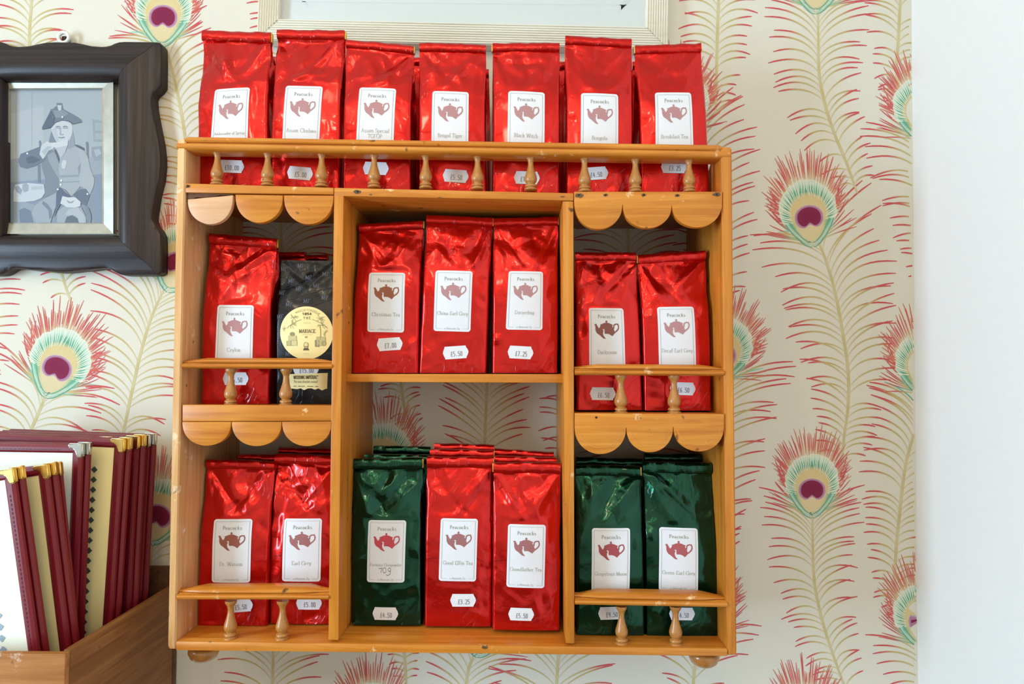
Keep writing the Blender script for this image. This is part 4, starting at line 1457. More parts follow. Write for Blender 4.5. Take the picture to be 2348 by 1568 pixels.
class Bag:
    def __init__(self, label, mat, base, roll, roll_h, yf, depth, seed, lab=None, name=None, price=None, tie=1, group='red foil tea bags on the shelf', crumple=1.0, rear=False, tea_col=(180, 132, 132), flat_top=False, hand=None, name2=None):
        uL, uR, vb = base
        self.rnd = rnd = random.Random(seed)
        self.seed = seed
        D = depth
        yt = yf + D * 0.42
        self.yf, self.D, self.yt = yf, D, yt
        vbl, vbr = vb if isinstance(vb, tuple) else (vb, vb)
        self.bl, self.br = P(uL, vbl, yf), P(uR, vbr, yf)
        self.tl, self.tr = P(*roll[0], yt - 0.004), P(*roll[1], yt - 0.004)
        rh = roll_h * 0.00060
        self.rh = rh
        up = Vector((0, 0, rh * 0.86))
        self.nl, self.nr = self.tl - up, self.tr - up
        if flat_top:
            self.nl, self.nr = self.tl.copy(), self.tr.copy()
        z0 = min(self.bl.z, self.br.z)
        self.base = Vector(((self.bl.x + self.br.x) / 2, yf + D / 2, z0))
        self.h = (self.nl.z + self.nr.z) / 2 - z0
        self.crumple = crumple
        self.root = thing('tea_bag', self.base, label, 'tea bag', group)
        self.quads = []
        if lab:
            self.quads.append(self.pxquad(lab))
        pq = None
        if price:
            u, v, tilt, txt = price
            c, s = cos(radians(tilt)), sin(radians(tilt))
            w2, h2 = 29.5, 14.5
            pq = [(u + x * c - y * s, v + x * s + y * c) for x, y in ((-w2, -h2), (w2, -h2), (w2, h2), (-w2, h2))]
            self.quads.append(self.pxquad(pq))
        # random folds
        self.folds = []
        nf = 9 if not rear else 4
        for k in range(nf):
            typ = k % 4
            if typ == 0:
                x = rnd.choice((0.02, 0.98))
                f = (x, 1.0, 0.5 + rnd.uniform(-0.25, 0.25), rnd.uniform(0.62, 0.8))
            elif typ == 1:
                x = rnd.uniform(0.1, 0.5)
                y = rnd.uniform(0.62, 0.95)
                f = (x, y, x + rnd.uniform(0.15, 0.5), y + rnd.uniform(-0.14, 0.14))
            elif typ == 2:
                x = rnd.choice((0.0, 1.0))
                y = rnd.uniform(0.2, 0.8)
                f = (x, y, x + (0.22 if x < 0.5 else -0.22) * rnd.uniform(0.6, 1.3), y + rnd.uniform(-0.08, 0.1))
            else:
                x = rnd.uniform(0.15, 0.85)
                y = rnd.uniform(0.05, 0.3)
                f = (x, y, x + rnd.uniform(-0.3, 0.3), y + rnd.uniform(-0.12, 0.12))
            self.folds.append(f + (rnd.uniform(0.0008, 0.0022) * (1.7 if typ == 0 else 1) * rnd.choice((-1, 1, 1)), rnd.uniform(0.03, 0.075)))
        self.build(mat, rear, flat_top)
        if not flat_top:
            self.roll(mat, tie)
        if lab and name is not None:
            self.label(self.quads[0], name, tea_col, hand, name2)
        if pq:
            self.price(self.quads[1 if lab else 0], price[3])

    def pxquad(self, px):
        out = []
        for u, v in px:
            y = self.yf - 0.003
            for _ in range(3):
                p = P(u, v, y)
                y = self.front(*self.inv(p.x, p.z), wr=False)
            out.append((p.x, p.z))
        return out

    def edge(self, v):
        return self.bl.lerp(self.nl, v), self.br.lerp(self.nr, v)

    def inv(self, x, z):
        s, v = 0.5, 0.5
        for _ in range(4):
            zb = self.bl.z + (self.br.z - self.bl.z) * s
            zt = self.nl.z + (self.nr.z - self.nl.z) * s
            v = (z - zb) / (zt - zb)
            l, r = self.edge(v)
            s = (x - l.x) / (r.x - l.x)
            s = max(-0.2, min(1.2, s))
        return s, v

    def front(self, s, v, wr=True):
        p = sstep(0.5, 1.06, v) ** 1.15
        y = self.yf + (self.yt - 0.002 - self.yf) * min(1, p)
        s1 = max(0, min(1, s))
        y -= 0.0046 * sin(pi * s1) ** 0.8 * sin(pi * min(1, max(0, v * 0.96 + 0.02))) ** 0.7
        k = 0.085
        e = (abs(2 * s1 - 1) - (1 - k)) / k
        if e > 0:
            y += 0.0042 * (1 - sqrt(max(0, 1 - min(1, e) ** 2))) * (1 - p)
        y += 0.0016 * noise.noise(Vector((s * 1.6 + self.seed * 3.7, v * 2.2, 0.3))) * self.crumple
        return y

    def wrinkle(self, s, v, x, z):
        m_ = 1.0
        for q in self.quads:
            a, b = bez_inv(q, x, z)
            wq = abs(q[1][0] - q[0][0])
            hq = abs(q[3][1] - q[0][1])
            da = max(-a, a - 1, 0) * wq
            db = max(-b, b - 1, 0) * hq
            m_ = min(m_, sstep(0.0005, 0.010, sqrt(da * da + db * db)))
        if m_ <= 0:
            return 0.0
        top = sstep(0.55, 0.85, v)
        amp = (0.35 + 0.9 * top) * self.crumple
        p = Vector((x * 22 + self.seed, z * 20, self.seed * 1.7))
        h = 0.0046 * (0.32 - abs(noise.noise(p))) * amp
        p2 = Vector((x * 55 + self.seed, z * 36, self.seed * 2.9))
        h += 0.0014 * (0.3 - abs(noise.noise(p2))) * amp
        # flat facets with crisp creases between them
        cells = noise.voronoi(Vector((x * 30 + self.seed * 5.1 + 0.35 * noise.noise(p), z * 21 + self.seed, 0.5)), distance_metric='DISTANCE')[0]
        h -= 0.0042 * min(1.0, cells[0]) ** 2 * (0.25 + 0.75 * top) * self.crumple
        asp = 0.45
        for s0, v0, s1, v1, a_, w_ in self.folds:
            dx, dy = (s1 - s0) * asp, v1 - v0
            px, py = (s - s0) * asp, v - v0
            l2 = dx * dx + dy * dy
            t = max(0.0, min(1.0, (px * dx + py * dy) / l2))
            d = sqrt((px - dx * t) ** 2 + (py - dy * t) ** 2)
            if d < w_:
                h += a_ * (1 - d / w_) * self.crumple * (0.3 + 0.7 * sin(pi * min(1, t * 0.9 + 0.1)))
        fade = sstep(0.0, 0.03, v) * sstep(1.0, 0.97, v)
        return -h * m_ * fade

    def build(self, mat, rear, flat_top):
        nx, nz = (60, 124) if not rear else (16, 34)
        nb, ns = 6, 4
        V, F = [], []
        per = (nx + 1) + (ns - 1) + (nb + 1) + (ns - 1)
        for k in range(nz + 1):
            v = k / nz
            l, r = self.edge(v)
            p = min(1, sstep(0.5, 1.02, v))
            row = []
            for i in range(nx + 1):
                s = i / nx
                x = l.x + (r.x - l.x) * s
                z = l.z + (r.z - l.z) * s
                y = self.front(s, v) + self.wrinkle(s, v, x, z)
                if s in (0, 1):
                    x += 0.0010 * noise.noise(Vector((self.seed + s * 9, v * 6, 1.0))) * self.crumple
                row.append((x, y, z))
            yb_l = self.yf + self.D + (self.yt + 0.002 - self.yf - self.D) * p
            g = 0.001 + self.D * 0.42 * sstep(0.3, 0.95, v)

            def sidecol(pt, sgn):
                out = []
                for j in range(1, ns):
                    t = j / ns
                    out.append((pt[0] - sgn * g * (1 - abs(2 * t - 1)), pt[1] + (yb_l - pt[1]) * t, pt[2]))
                return out
            right = sidecol(row[-1], 1)
            back = [(r.x + (l.x - r.x) * i / nb, yb_l, r.z + (l.z - r.z) * i / nb) for i in range(nb + 1)]
            left = sidecol(row[0], -1)[::-1]
            V += row + right + back + left
        for k in range(nz):
            for i in range(per):
                j = (i + 1) % per
                F.append((k * per + i, k * per + j, (k + 1) * per + j, (k + 1) * per + i))
        F.append(tuple(range(per))[::-1])
        F.append(tuple(nz * per + i for i in range(per)))
        self.body = mesh('pouch', V, F, mat, self.root, True)
        self.body.data.set_sharp_from_angle(angle=radians(62))

    def roll(self, mat, tie):
        n, V, F = 22, [], []
        rh, th = self.rh, 0.0100
        prof = [(-0.45, 0.0), (-0.62, 0.12), (-0.7, 0.35), (-0.66, 0.7), (-0.5, 0.93), (-0.15, 1.0), (0.3, 1.0), (0.5, 0.9), (0.5, 0.1), (0.3, 0.0)]
        m_ = len(prof)
        for k in range(n + 1):
            t = k / n
            p = self.tl.lerp(self.tr, t)
            jz = 0.0006 * noise.noise(Vector((t * 5 + self.seed, 0.5, 2.0)))
            jy = 0.0010 * noise.noise(Vector((t * 7 + self.seed, 4.5, 1.0)))
            for j, (y, z) in enumerate(prof):
                cr = 0.0013 * noise.noise(Vector((t * 19 + self.seed, z * 3, y * 3)))
                V.append((p.x, self.yt + y * th + jy + cr, p.z - rh + z * rh + jz * (1 + z)))
        for k in range(n):
            for i in range(m_):
                j = (i + 1) % m_
                F.append((k * m_ + i, k * m_ + j, (k + 1) * m_ + j, (k + 1) * m_ + i))
        F.append(tuple(range(m_)))
        F.append(tuple(n * m_ + i for i in range(m_))[::-1])
        o = mesh('top_fold', V, F, mat, self.root, True)
        o.data.set_sharp_from_angle(angle=radians(48))
        if tie:
            e = self.tr if tie > 0 else self.tl
            sx = 1 if tie > 0 else -1
            xa, xb = sorted((e.x + sx * 0.0001, e.x + sx * 0.0017))
            boxm('tin_tie', (xa, self.yt - 0.0040, e.z - rh * 0.93), (xb, self.yt + 0.0025, e.z - rh * 0.1), M_TIE, self.root, 0.0004)

    def lay(self, quad, off):
        def fn(a, b, lift):
            x = (quad[0][0] * (1 - a) + quad[1][0] * a) * (1 - b) + (quad[3][0] * (1 - a) + quad[2][0] * a) * b
            z = (quad[0][1] * (1 - a) + quad[1][1] * a) * (1 - b) + (quad[3][1] * (1 - a) + quad[2][1] * a) * b
            y = self.front(*self.inv(x, z), wr=False)
            return Vector((x, y - off - lift * 0.00008, z))
        return fn

    def label(self, quad, name, tea_col, hand=None, name2=None):
        A = 86.0 / 145.0                                   # width / height
        fl = Flat()
        r = 0.075
        pts = []
        for cx, cy, a0 in ((1 - r, r * A, -90), (1 - r, 1 - r * A, 0), (r, 1 - r * A, 90), (r, r * A, 180)):
            for i in range(7):
                t = radians(a0 + 15 * i)
                pts.append((cx + r * cos(t), cy + r * A * sin(t)))
        fl.poly(pts, (255, 255, 255))
        cuts = [(0, i / 7) for i in range(1, 7)] + [(1, i / 12) for i in range(1, 12)]
        lo = fl.build('label', self.lay(quad, 0.0007), M_LABEL, self.body if False else self.root, cuts, smooth=True)
        pr = Flat()
        ink = (160, 160, 150)
        ink2 = (172, 172, 162)
        line = (186, 186, 186)
        bw = 0.010
        for x0, y0, x1, y1 in ((0.06, 0.035, 0.94, 0.035 + bw * A), (0.06, 0.955, 0.21, 0.955 + bw * A), (0.79, 0.955, 0.94, 0.955 + bw * A), (0.055, 0.035, 0.055 + bw * 1.3, 0.96), (0.945 - bw * 1.3, 0.035, 0.945, 0.96)):
            pr.poly([(x0, y0), (x1, y0), (x1, y1), (x0, y1)], line)
        put_text(pr, 'Peacocks', 0.5, 0.163, 0.056, ink, 1 / A, 0.15, 0.19, 0.08)
        sc = 1 / 10.45

        def tp(q):
            return ((q[0] - 523) * sc / 86.0 + 0.495, (q[1] - 155) * sc / 145.0 + 0.0)
        pr.poly([tp(q) for q in TEAPOT], tea_col)
        pr.ribbon([tp(q) for q in HANDLE], 0.0, tea_col, wfun=lambda dx, dy: 0.018 + 0.012 * abs(dy))
        pr.poly([tp(q) for q in ((696, 612), (722, 620), (724, 640), (700, 640))], tea_col)
        sz = 0.062
        w = text_width(name, 0.05) * sz / A
        if w > 0.84:
            sz *= 0.84 / w
        nb_ = 0.735 if not name2 else 0.715
        put_text(pr, name, 0.5, nb_, sz, ink2, 1 / A, 0.05, 0.13, 0.06)
        if name2:
            put_text(pr, name2, 0.5, nb_ + 0.085, sz, ink2, 1 / A, 0.04, 0.12, 0.06)
        put_text(pr, '65 Waterside, Ely', 0.5, 0.968, 0.030, (172, 172, 172), 1 / A, 0.03, 0.12, 0.07)
        if hand:
            for st in ([(0.32, 0.775), (0.41, 0.765), (0.37, 0.84)], arc(0.47, 0.80, 0.042, 0.042, 0, 360, 14), arc(0.60, 0.79, 0.035, 0.028, 20, 380, 12) + [(0.635, 0.79), (0.62, 0.86), (0.56, 0.885), (0.52, 0.87)]):
                pr.ribbon(st, 0.010, (120, 120, 116))
        o = pr.build('label_print', self.lay(quad, 0.00095), M_INK, lo, cuts)

    def price(self, quad, txt):
        fl = Flat()
        fl.poly([(0.085, 0.0), (0.90, 0.0), (0.915, 0.12), (0.97, 0.3), (1.0, 0.5), (0.97, 0.7), (0.915, 0.88), (0.90, 1.0), (0.085, 1.0), (0.07, 0.88), (0.03, 0.7), (0.0, 0.5), (0.03, 0.3), (0.07, 0.12)], (255, 255, 255))
        cuts = [(0, i / 5) for i in range(1, 5)] + [(1, 0.5)]
        o = fl.build('price_tag', self.lay(quad, 0.0009), M_LABEL, self.root, cuts, smooth=True)
        if not txt:
            return
        pr = Flat()
        n = len(txt)
        cw = 0.094
        x = 0.54 - n * cw / 2
        for ch in txt:
            for st in PG[ch]:
                pts = [(x + px * 0.135, 0.80 - py * 0.37) for px, py in st]
                pr.ribbon(pts, 0.0, (138, 138, 140), wfun=lambda dx, dy: 0.022 + 0.018 * abs(dx))
            x += cw
        pr.build('price_print', self.lay(quad, 0.00115), M_INK, o, cuts)


GT, GM, GB = 'red foil tea bags on the top gallery', 'red foil tea bags on the middle shelves', 'foil tea bags on the bottom shelf'
YT = -0.146
R = M_RED
# top gallery, left to right
Bag('red foil tea bag priced £10.00, first from the left on the top gallery', R, (452, 616, (446, 448)), ((464, 68), (621, 73)), 26, YT, 0.045, 11, [(494, 206), (574, 201), (568, 348), (482, 350)], "Ambassador of Spring", (531, 382, 2, '\u00a310.00'), 1, GT, 1.15)
Bag('tall red foil tea bag priced £5.00, second from the left on the top gallery', R, (618, 778, (448, 450)), ((636, 66), (790, 69)), 23, YT, 0.045, 12, [(656, 197), (741, 199), (731, 345), (647, 343)], "Assam & Co".replace(' & Co', ' Chubwa'), (688.5, 397.5, 5, '\u00a35.00'), 1, GT, 1.15)
Bag('red foil tea bag with sloping top fold and blank-looking price tag on the top gallery', R, (785, 943, (451, 453)), ((794, 89), (948, 104)), 20, YT, 0.045, 13, [(825, 201), (909, 204), (902, 349), (816, 346)], 'Assam Special', (862, 386.5, 2, ''), 1, GT, 1.0, name2='TGFOP')
Bag('red foil tea bag priced £5.50, in the middle of the top gallery', R, (959, 1115, (454, 456)), ((962, 97), (1114, 101)), 21, YT, 0.045, 14, [(992, 209), (1075, 212), (1074, 357), (989, 355)], 'Bengal Tiger', (1045, 404, 4, '\u00a35.50'), 0, GT, 0.8)
Bag('red foil tea bag tagged half behind a spindle, third from right on top', R, (1128, 1284, (456, 458)), ((1130, 99), (1283, 96)), 21, YT, 0.045, 15, [(1165.5, 209), (1249, 213), (1248, 358), (1163, 354)], 'Black Witch', (1208, 408, 2, '\u00a310.00'), -1, GT, 0.8)
Bag('tall red foil tea bag priced £4.50, second from the right on the top gallery', R, (1297, 1451, (458, 460)), ((1296, 81), (1448, 88)), 21, YT, 0.045, 16, [(1332, 214), (1417, 217), (1417, 362), (1331, 360)], 'Bongola', (1365, 398, -4, '\u00a34.50'), 0, GT, 0.75)
Bag('red foil tea bag priced £3.25, at the right end of the top gallery', R, (1471, 1630, (460, 461)), ((1457, 103), (1607, 98)), 21, YT, 0.045, 17, [(1501, 213), (1584, 213), (1590, 358), (1503, 358)], 'Breakfast Tea', (1545, 383, 1, '\u00a33.25'), -1, GT, 0.55)
# middle row
Bag('red foil tea bag beside the black one in the left middle compartment', R, (460, 617, (926, 926)), ((481, 534), (635, 546)), 24, -0.148, 0.05, 21, [(500, 699), (583, 700), (579, 845), (493, 845)], 'Ceylon', (541, 868, 0, '\u00a35.50'), 1, GM, 1.2)
Bag('red foil tea bag priced £7.00, left of three in the upper middle compartment', R, (805, 959, (855, 855)), ((824, 512), (970, 505)), 20, -0.140, 0.05, 22, [(847, 625), (929.6, 625.5), (926.5, 762.5), (842.6, 761)], 'Christmas Tea', (894, 789, -4, '\u00a37.00'), 1, GM, 1.1, tea_col=(150, 88, 64))
Bag('red foil tea bag priced £5.50, middle of three in the upper middle compartment', R, (960, 1115, (855, 855)), ((978, 491), (1129, 498)), 22, -0.140, 0.05, 23, [(999, 620), (1084, 622), (1078.7, 761), (994, 758.7)], 'China Earl Grey', (1045, 808, -4, '\u00a35.50'), 1, GM, 1.0)
Bag('red foil tea bag priced £7.25, right of three in the upper middle compartment', R, (1127, 1279, (855, 855)), ((1132, 499), (1279, 496)), 21, -0.140, 0.05, 24, [(1166.5, 621.5), (1245, 623), (1243.5, 757), (1159.6, 755.6)], 'Darjeeling', (1193.5, 808, 3, '\u00a37.25'), 1, GM, 1.0)
Bag('red foil tea bag with greyish label priced £6.50, left in the right middle compartment', R, (1321, 1474, (940, 940)), ((1319, 577), (1458, 578)), 20, -0.146, 0.05, 25, [(1350, 706), (1429, 707), (1434, 850), (1351, 850)], 'Darkroom', (1382, 902.5, 1, '\u00a36.50'), 0, GM, 1.2, tea_col=(138, 84, 78))
Bag('red foil tea bag against the right side panel in the right middle compartment', R, (1477, 1633, (941, 941)), ((1463, 583), (1617, 573)), 22, -0.146, 0.05, 26, [(1506, 704), (1590, 703), (1596, 846), (1511, 846)], 'Decaf Earl Grey', (1565, 891, 2, '\u00a36.50'), -1, GM, 1.0)
# bottom row
Bag('red foil tea bag against the left side panel in the bottom left compartment', R, (450, 612, (1434, 1434)), ((474, 1053), (630, 1057)), 20, -0.1345, 0.042, 31, [(492, 1189.6), (580, 1189), (574, 1335), (486, 1334.6)], 'Dr. Watson', (551, 1388, -5, '\u00a35.50'), 0, GB, 1.1, tea_col=(152, 90, 78))
Bag('crinkled red foil tea bag priced £5.00, beside the divider in the bottom left compartment', R, (615, 768, (1430, 1430)), ((631, 1040), (778, 1044)), 22, -0.129, 0.042, 32, [(653, 1188), (739, 1188), (735, 1332.6), (647, 1332)], 'Earl Grey', (709, 1382, 0, '\u00a35.00'), 0, GB, 1.7, tea_col=(160, 106, 104))
Bag('dark green foil tea bag marked 70g, priced £4.50, in the bottom middle compartment', M_GREEN, (806, 968, (1432, 1432)), ((810, 1052), (968, 1050)), 24, -0.1313, 0.036, 33, [(845.6, 1191.5), (932, 1192.4), (927.5, 1335), (841.5, 1334)], 'Formosa Gunpowder', (884, 1406, 1, '\u00a34.50'), 1, GB, 1.5, tea_col=(196, 70, 84), hand=True)
Bag('red foil tea bag priced £3.25, beside the green one in the bottom middle compartment', R, (972, 1128, (1435, 1436)), ((979, 1047), (1130, 1049)), 23, -0.1355, 0.036, 34, [(1011, 1187.4), (1096, 1189), (1091.5, 1332.5), (1006, 1331)], 'Good Elfin Tea', (1062, 1375.5, 0, '\u00a33.25'), 1, GB, 0.9, tea_col=(158, 104, 104))
Bag('red foil tea bag priced £5.50, at the right of the bottom middle compartment', R, (1128, 1284, (1443, 1445)), ((1132, 1060), (1285, 1062)), 23, -0.150, 0.040, 35, [(1165, 1200.7), (1251.5, 1202.7), (1248, 1348), (1161, 1345)], "Grandfather Tea", (1195, 1407.5, 2, '\u00a35.50'), -1, GB, 1.1, tea_col=(160, 104, 104))
Bag('dark green foil tea bag priced £9.50, left in the bottom right compartment', M_GREEN, (1321, 1480, (1455, 1456)), ((1320, 1067), (1468, 1069)), 22, -0.152, 0.045, 36, [(1357, 1210), (1444.4, 1210), (1443, 1357), (1356, 1357)], 'Grapefruit Moon', (1401, 1405, -2, '\u00a39.50'), 1, GB, 1.1, tea_col=(166, 78, 82))
Bag('dark green foil tea bag against the right side panel in the bottom right compartment', M_GREEN, (1480, 1649, (1457, 1458)), ((1473, 1059), (1632, 1061)), 24, -0.1485, 0.045, 37, [(1511, 1207.6), (1599, 1210.7), (1600, 1356), (1510, 1353)], 'Green Earl Grey', (1563.5, 1406.5, 1, '\u00a34.50'), 0, GB, 1.1, tea_col=(172, 88, 90))

# bags standing behind
GR = 'foil tea bags standing behind the front rows'
def rear(label, mat, roll, rh, vb, yf, depth, seed, tie=0):
    (u0, v0), (u1, v1) = roll
    Bag(label, mat, (u0 - 2, u1 + 3, vb), roll, rh, yf, depth, seed, None, None, None, tie, GR, 0.8, True)


rear('red foil tea bag showing between the first and second bags of the top gallery', R, ((492, 126), (632, 129)), 20, 470, -0.094, 0.04, 51)
rear('red foil tea bag behind the sloping-topped one on the top gallery', R, ((824, 129), (964, 131)), 20, 474, -0.094, 0.04, 52, 1)
rear('red foil tea bag behind the middle bag of the top gallery', R, ((984, 155), (1121, 158)), 20, 476, -0.094, 0.04, 53)
rear('red foil tea bag with gold tie end, behind the tall bag second from right', R, ((1283, 141), (1420, 141)), 20, 478, -0.094, 0.04, 54, -1)
rear('red foil tea bag half hidden behind the rightmost bag of the top gallery', R, ((1450, 140), (1590, 143)), 20, 480, -0.094, 0.04, 55)
rear('red foil tea bag behind the black tea bag in the left middle compartment', R, ((560, 579), (699, 577)), 16, 918, -0.092, 0.04, 56)
rear('red foil tea bag at the back beside the divider in the left middle compartment', R, ((640, 584), (750, 584)), 16, 914, -0.048, 0.036, 57)
rear('red foil tea bag behind the left one of the bottom left compartment', R, ((548, 1041), (690, 1044)), 18, 1404, -0.088, 0.034, 58)
rear('red foil tea bag behind the crinkled one of the bottom left compartment', R, ((640, 1026), (776, 1030)), 16, 1378, -0.050, 0.034, 59)
rear('dark green foil tea bag directly behind the one marked 70g', M_GREEN, ((836, 1041), (984, 1044)), 20, 1402, -0.0925, 0.034, 60)
rear('dark green foil tea bag at the back, two behind the one marked 70g', M_GREEN, ((857, 1022), (987, 1025)), 20, 1378, -0.0545, 0.034, 61)
rear('red foil tea bag directly behind the middle one of the bottom middle compartment', R, ((986, 1030), (1131, 1033)), 20, 1406, -0.0965, 0.034, 62, 1)
rear('rearmost red foil tea bag, against the wall behind the middle one at the bottom', R, ((996, 1017), (1133, 1020)), 19, 1380, -0.0585, 0.034, 63)
rear('red foil tea bag directly behind the right one of the bottom middle compartment', R, ((1133, 1046), (1276, 1049)), 18, 1412, -0.106, 0.034, 64)
rear('rearmost red foil tea bag, against the wall behind the right one at the bottom', R, ((1134, 1029), (1270, 1037)), 18, 1386, -0.066, 0.034, 65)
rear('dark green foil tea bag behind the £9.50 one', M_GREEN, ((1322, 1048), (1473, 1052)), 22, 1414, -0.100, 0.04, 66)
rear('dark green foil tea bag behind the one against the right side panel', M_GREEN, ((1478, 1040), (1607, 1042)), 20, 1416, -0.096, 0.04, 67)


# ------------------------------------------------------------------ the black tea bag with its round label
def black_bag():
    b = Bag('glossy black tea bag with round cream label and monogram pattern, left middle compartment', M_BLACK, (630, 781, (926, 927)), ((640, 596), (779, 598)), 10, -0.140, 0.045, 71, None, None, (702, 846, 0, '\u00a315.00'), 0, 'black tea bag', 0.7, False, flat_top=True)
    # monogram pattern printed over the front
    full = b.pxquad([(640, 600), (776, 601), (778, 921), (632, 920)])
    fl = Flat()
    gr, gr2 = (96, 100, 112), (46, 49, 56)
    W_, H_ = 140.0, 320.0

    def rot(x, y, a):
        c, s = cos(radians(a)), sin(radians(a))
        return (x * c - y * s, x * s + y * c)
    # the printed band slopes up to the right; letters stand upright in slanting rows
    for i in range(-2, 12):
        for j in range(0, 4):
            x = 12 + j * 40 + (i % 2) * 20
            y = 22 + i * 28 - j * 8
            if not (4 < x < 128 and 8 < y < 312):
                continue
            dq = sqrt((x - 70) ** 2 + (y - 163) ** 2)
            if dq < 64 or y > 240:
                continue
            t2 = Flat()
            put_text(t2, 'MF', 0, 0, 9.5, gr, 1, 0.05, 0.14, 0.06)
            for pts, c, l in t2.polys:
                fl.polys.append(([((x + px) / W_, (y + py) / H_) for px, py in pts], c, 1))
    for k in range(-4, 12):
        for dx, dy, o in ((126, -44, 0), (126, 60, -60)):
            y0 = 10 + k * 30 + o
            pts = []
            for i in range(21):
                x = 140 * i / 20
                y = y0 + dy * i / 20
                pts.append((x, y))
            for i in range(20):
                (xa, ya), (xb, yb) = pts[i], pts[i + 1]
                if min(ya, yb) > 6 and max(ya, yb) < 310:
                    fl.ribbon([(xa / W_, ya / H_), (xb / W_, yb / H_)], 0.003, gr2)
    cuts = [(0, i / 8) for i in range(1, 8)] + [(1, i / 20) for i in range(1, 20)]
    fl.k = 0

    def lay_w(quad, off):
        def fn(a, bb, lift):
            x = (quad[0][0] * (1 - a) + quad[1][0] * a) * (1 - bb) + (quad[3][0] * (1 - a) + quad[2][0] * a) * bb
            z = (quad[0][1] * (1 - a) + quad[1][1] * a) * (1 - bb) + (quad[3][1] * (1 - a) + quad[2][1] * a) * bb
            s, v = b.inv(x, z)
            return Vector((x, b.front(s, v) + b.wrinkle(s, v, x, z) - off - lift * 0.00004, z))
        return fn
    # round label
    q = b.pxquad([(644, 703), (765, 703), (765, 824), (644, 824)])
    b.quads.append(q)
    b.quads.append(b.pxquad([(661, 857), (752, 855), (752, 894), (661, 892)]))
    old = b.body
    nm = old.name
    bpy.data.objects.remove(old)
    b.build(M_BLACK, False, True)
    fl.build('monogram_print', lay_w(full, 0.0005), M_INK, b.root, cuts)
    la = Flat()
    la.ell(0.5, 0.5, 0.5, 0.5, (255, 255, 255), 56)
    c2 = [(0, i / 8) for i in range(1, 8)] + [(1, i / 8) for i in range(1, 8)]
    ro = la.build('round_label', b.lay(q, 0.0010), M_CREAMLABEL, b.root, c2, True)
    pr = Flat()
    ink, soft, lt = (96, 88, 60), (150, 142, 104), (186, 172, 120)
    put_text(pr, 'MAISON FOND\u00c9E', 0.5, 0.5, 0.040, soft, 1, 0.10, 0.13, 0.06, arcr=0.41)
    put_text(pr, 'EN', 0.73, 0.155, 0.034, soft, 1, 0.08)
    x = 0.43
    for ch in '1854':
        for st in PG[ch]:
            pr.ribbon([(x + px * 0.07, 0.165 - py * 0.042) for px, py in st], 0.011, ink)
        x += 0.045
    put_text(pr, 'TH\u00c9', 0.52, 0.245, 0.046, ink, 1, 0.35, 0.16, 0.07)
    put_text(pr, 'DE LA COTE', 0.52, 0.325, 0.018, lt, 1, 0.1)
    put_text(pr, 'MARIAGE', 0.525, 0.505, 0.070, ink, 0.86, 0.04, 0.15, 0.06)
    pr.ribbon([(0.43, 0.535), (0.62, 0.535)], 0.006, (206, 170, 110))
    put_text(pr, 'MF', 0.51, 0.60, 0.036, ink, 1, 0.05)
    rnd = random.Random(5)
    for cx, cy, rr, n in ((0.27, 0.22, 0.10, 12), (0.24, 0.34, 0.09, 10), (0.76, 0.24, 0.10, 12), (0.80, 0.36, 0.09, 11), (0.10, 0.42, 0.06, 7), (0.86, 0.50, 0.07, 8)):
        for k in range(n):
            a = rnd.uniform(0, 2 * pi)
            r1 = rr * rnd.uniform(0.5, 1.0)
            pr.ribbon([(cx, cy), (cx + r1 * 0.6 * cos(a) - 0.01, cy + r1 * 0.55 * sin(a) - 0.012), (cx + r1 * cos(a), cy + r1 * sin(a))], 0.007, mixc(soft, lt, rnd.random()))
    pr.ribbon([(0.15, 0.40), (0.24, 0.33), (0.36, 0.27), (0.42, 0.25)], 0.008, soft)
    pr.ribbon([(0.90, 0.42), (0.80, 0.33), (0.68, 0.27), (0.62, 0.25)], 0.008, soft)
    pr.ribbon([(0.77, 0.62), (0.775, 0.48), (0.76, 0.36)], 0.012, soft)
    for x0, y0, x1, y1, c in ((0.13, 0.66, 0.22, 0.74, lt), (0.22, 0.64, 0.33, 0.74, (214, 198, 140)), (0.17, 0.56, 0.32, 0.645, (206, 190, 134)), (0.70, 0.58, 0.86, 0.74, (196, 182, 128)), (0.67, 0.64, 0.74, 0.76, soft)):
        pr.poly([(x0, y0), (x1, y0), (x1, y1), (x0, y1)], c)
        pr.ribbon([(x0, y0), (x1, y0), (x1, y1), (x0, y1), (x0, y0)], 0.008, ink if c == lt else soft)
    pr.ell(0.24, 0.525, 0.05, 0.04, soft, 14)
    pr.ell(0.83, 0.70, 0.045, 0.05, (170, 156, 110), 16)
    pr.ell(0.50, 0.735, 0.042, 0.055, (226, 208, 146), 18)
    pr.ribbon(arc(0.50, 0.735, 0.042, 0.055, 0, 360, 16), 0.008, ink)
    pr.poly([(0.44, 0.83), (0.47, 0.775), (0.53, 0.775), (0.56, 0.83)], ink)
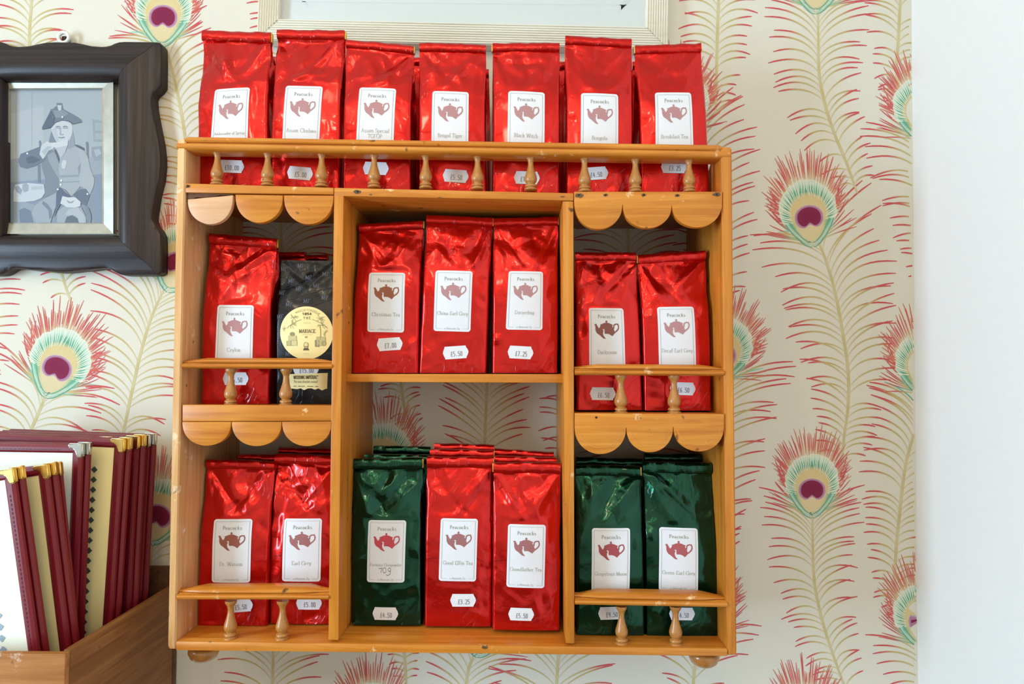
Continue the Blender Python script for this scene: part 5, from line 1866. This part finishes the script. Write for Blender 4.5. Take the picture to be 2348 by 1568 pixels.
    pr.ribbon([(0.475, 0.755), (0.50, 0.77), (0.53, 0.752)], 0.014, ink)
    pr.ribbon([(0.46, 0.71), (0.49, 0.68), (0.54, 0.70)], 0.010, soft)
    put_text(pr, 'PARIS', 0.5, 0.905, 0.022, lt, 1, 0.6)
    pr.build('label_print', b.lay(q, 0.00135), M_INK, ro, c2)
    # torn yellow strip below
    q2 = b.quads[-1]
    la = Flat()
    rnd = random.Random(8)
    la.poly([(0.02, 0.02), (1.0, 0.0), (0.985, 0.93)] + [(0.95 - 0.09 * k, 0.95 + rnd.uniform(-0.05, 0.09)) for k in range(10)] + [(0.06, 0.95)], (255, 255, 255))
    c3 = [(0, i / 6) for i in range(1, 6)] + [(1, 0.5)]
    so = la.build('paper_strip', b.lay(q2, 0.0010), M_CREAMLABEL, b.root, c3, True)
    pr = Flat()
    asp = 91.0 / 38.0
    put_text(pr, 'WEDDING IMP\u00c9RIAL\u00ae', 0.45, 0.34, 0.21, (78, 62, 40), 0.62 / asp, 0.03, 0.2, 0.08)
    put_text(pr, 'The noir chocolat caramel', 0.45, 0.58, 0.16, (110, 92, 58), 0.72 / asp, 0.02)
    for k, x in enumerate((0.15, 0.27, 0.36, 0.50, 0.58, 0.70)):
        pr.ribbon([(x, 0.80), (x + 0.05, 0.80)], 0.05, (150, 130, 84))
    pr.build('strip_print', b.lay(q2, 0.00135), M_INK, so, c3)


black_bag()

# windows of the left wall: frame in the opening the daylight comes through
def window():
    root = thing('window_1', (LEFT, (wy0 + wy1) / 2, wz0), 'white painted window in the left wall', 'window')
    root['kind'] = 'structure'
    del root['category']
    for y0, y1, z0, z1 in ((wy0, wy0 + 0.04, wz0, wz1), (wy1 - 0.04, wy1, wz0, wz1), (wy0 + 0.04, wy1 - 0.04, wz0, wz0 + 0.04), (wy0 + 0.04, wy1 - 0.04, wz1 - 0.04, wz1)):
        boxm('window_frame', (LEFT - 0.09, y0, z0), (LEFT - 0.03, y1, z1), M_WHITE, root, 0)


window()
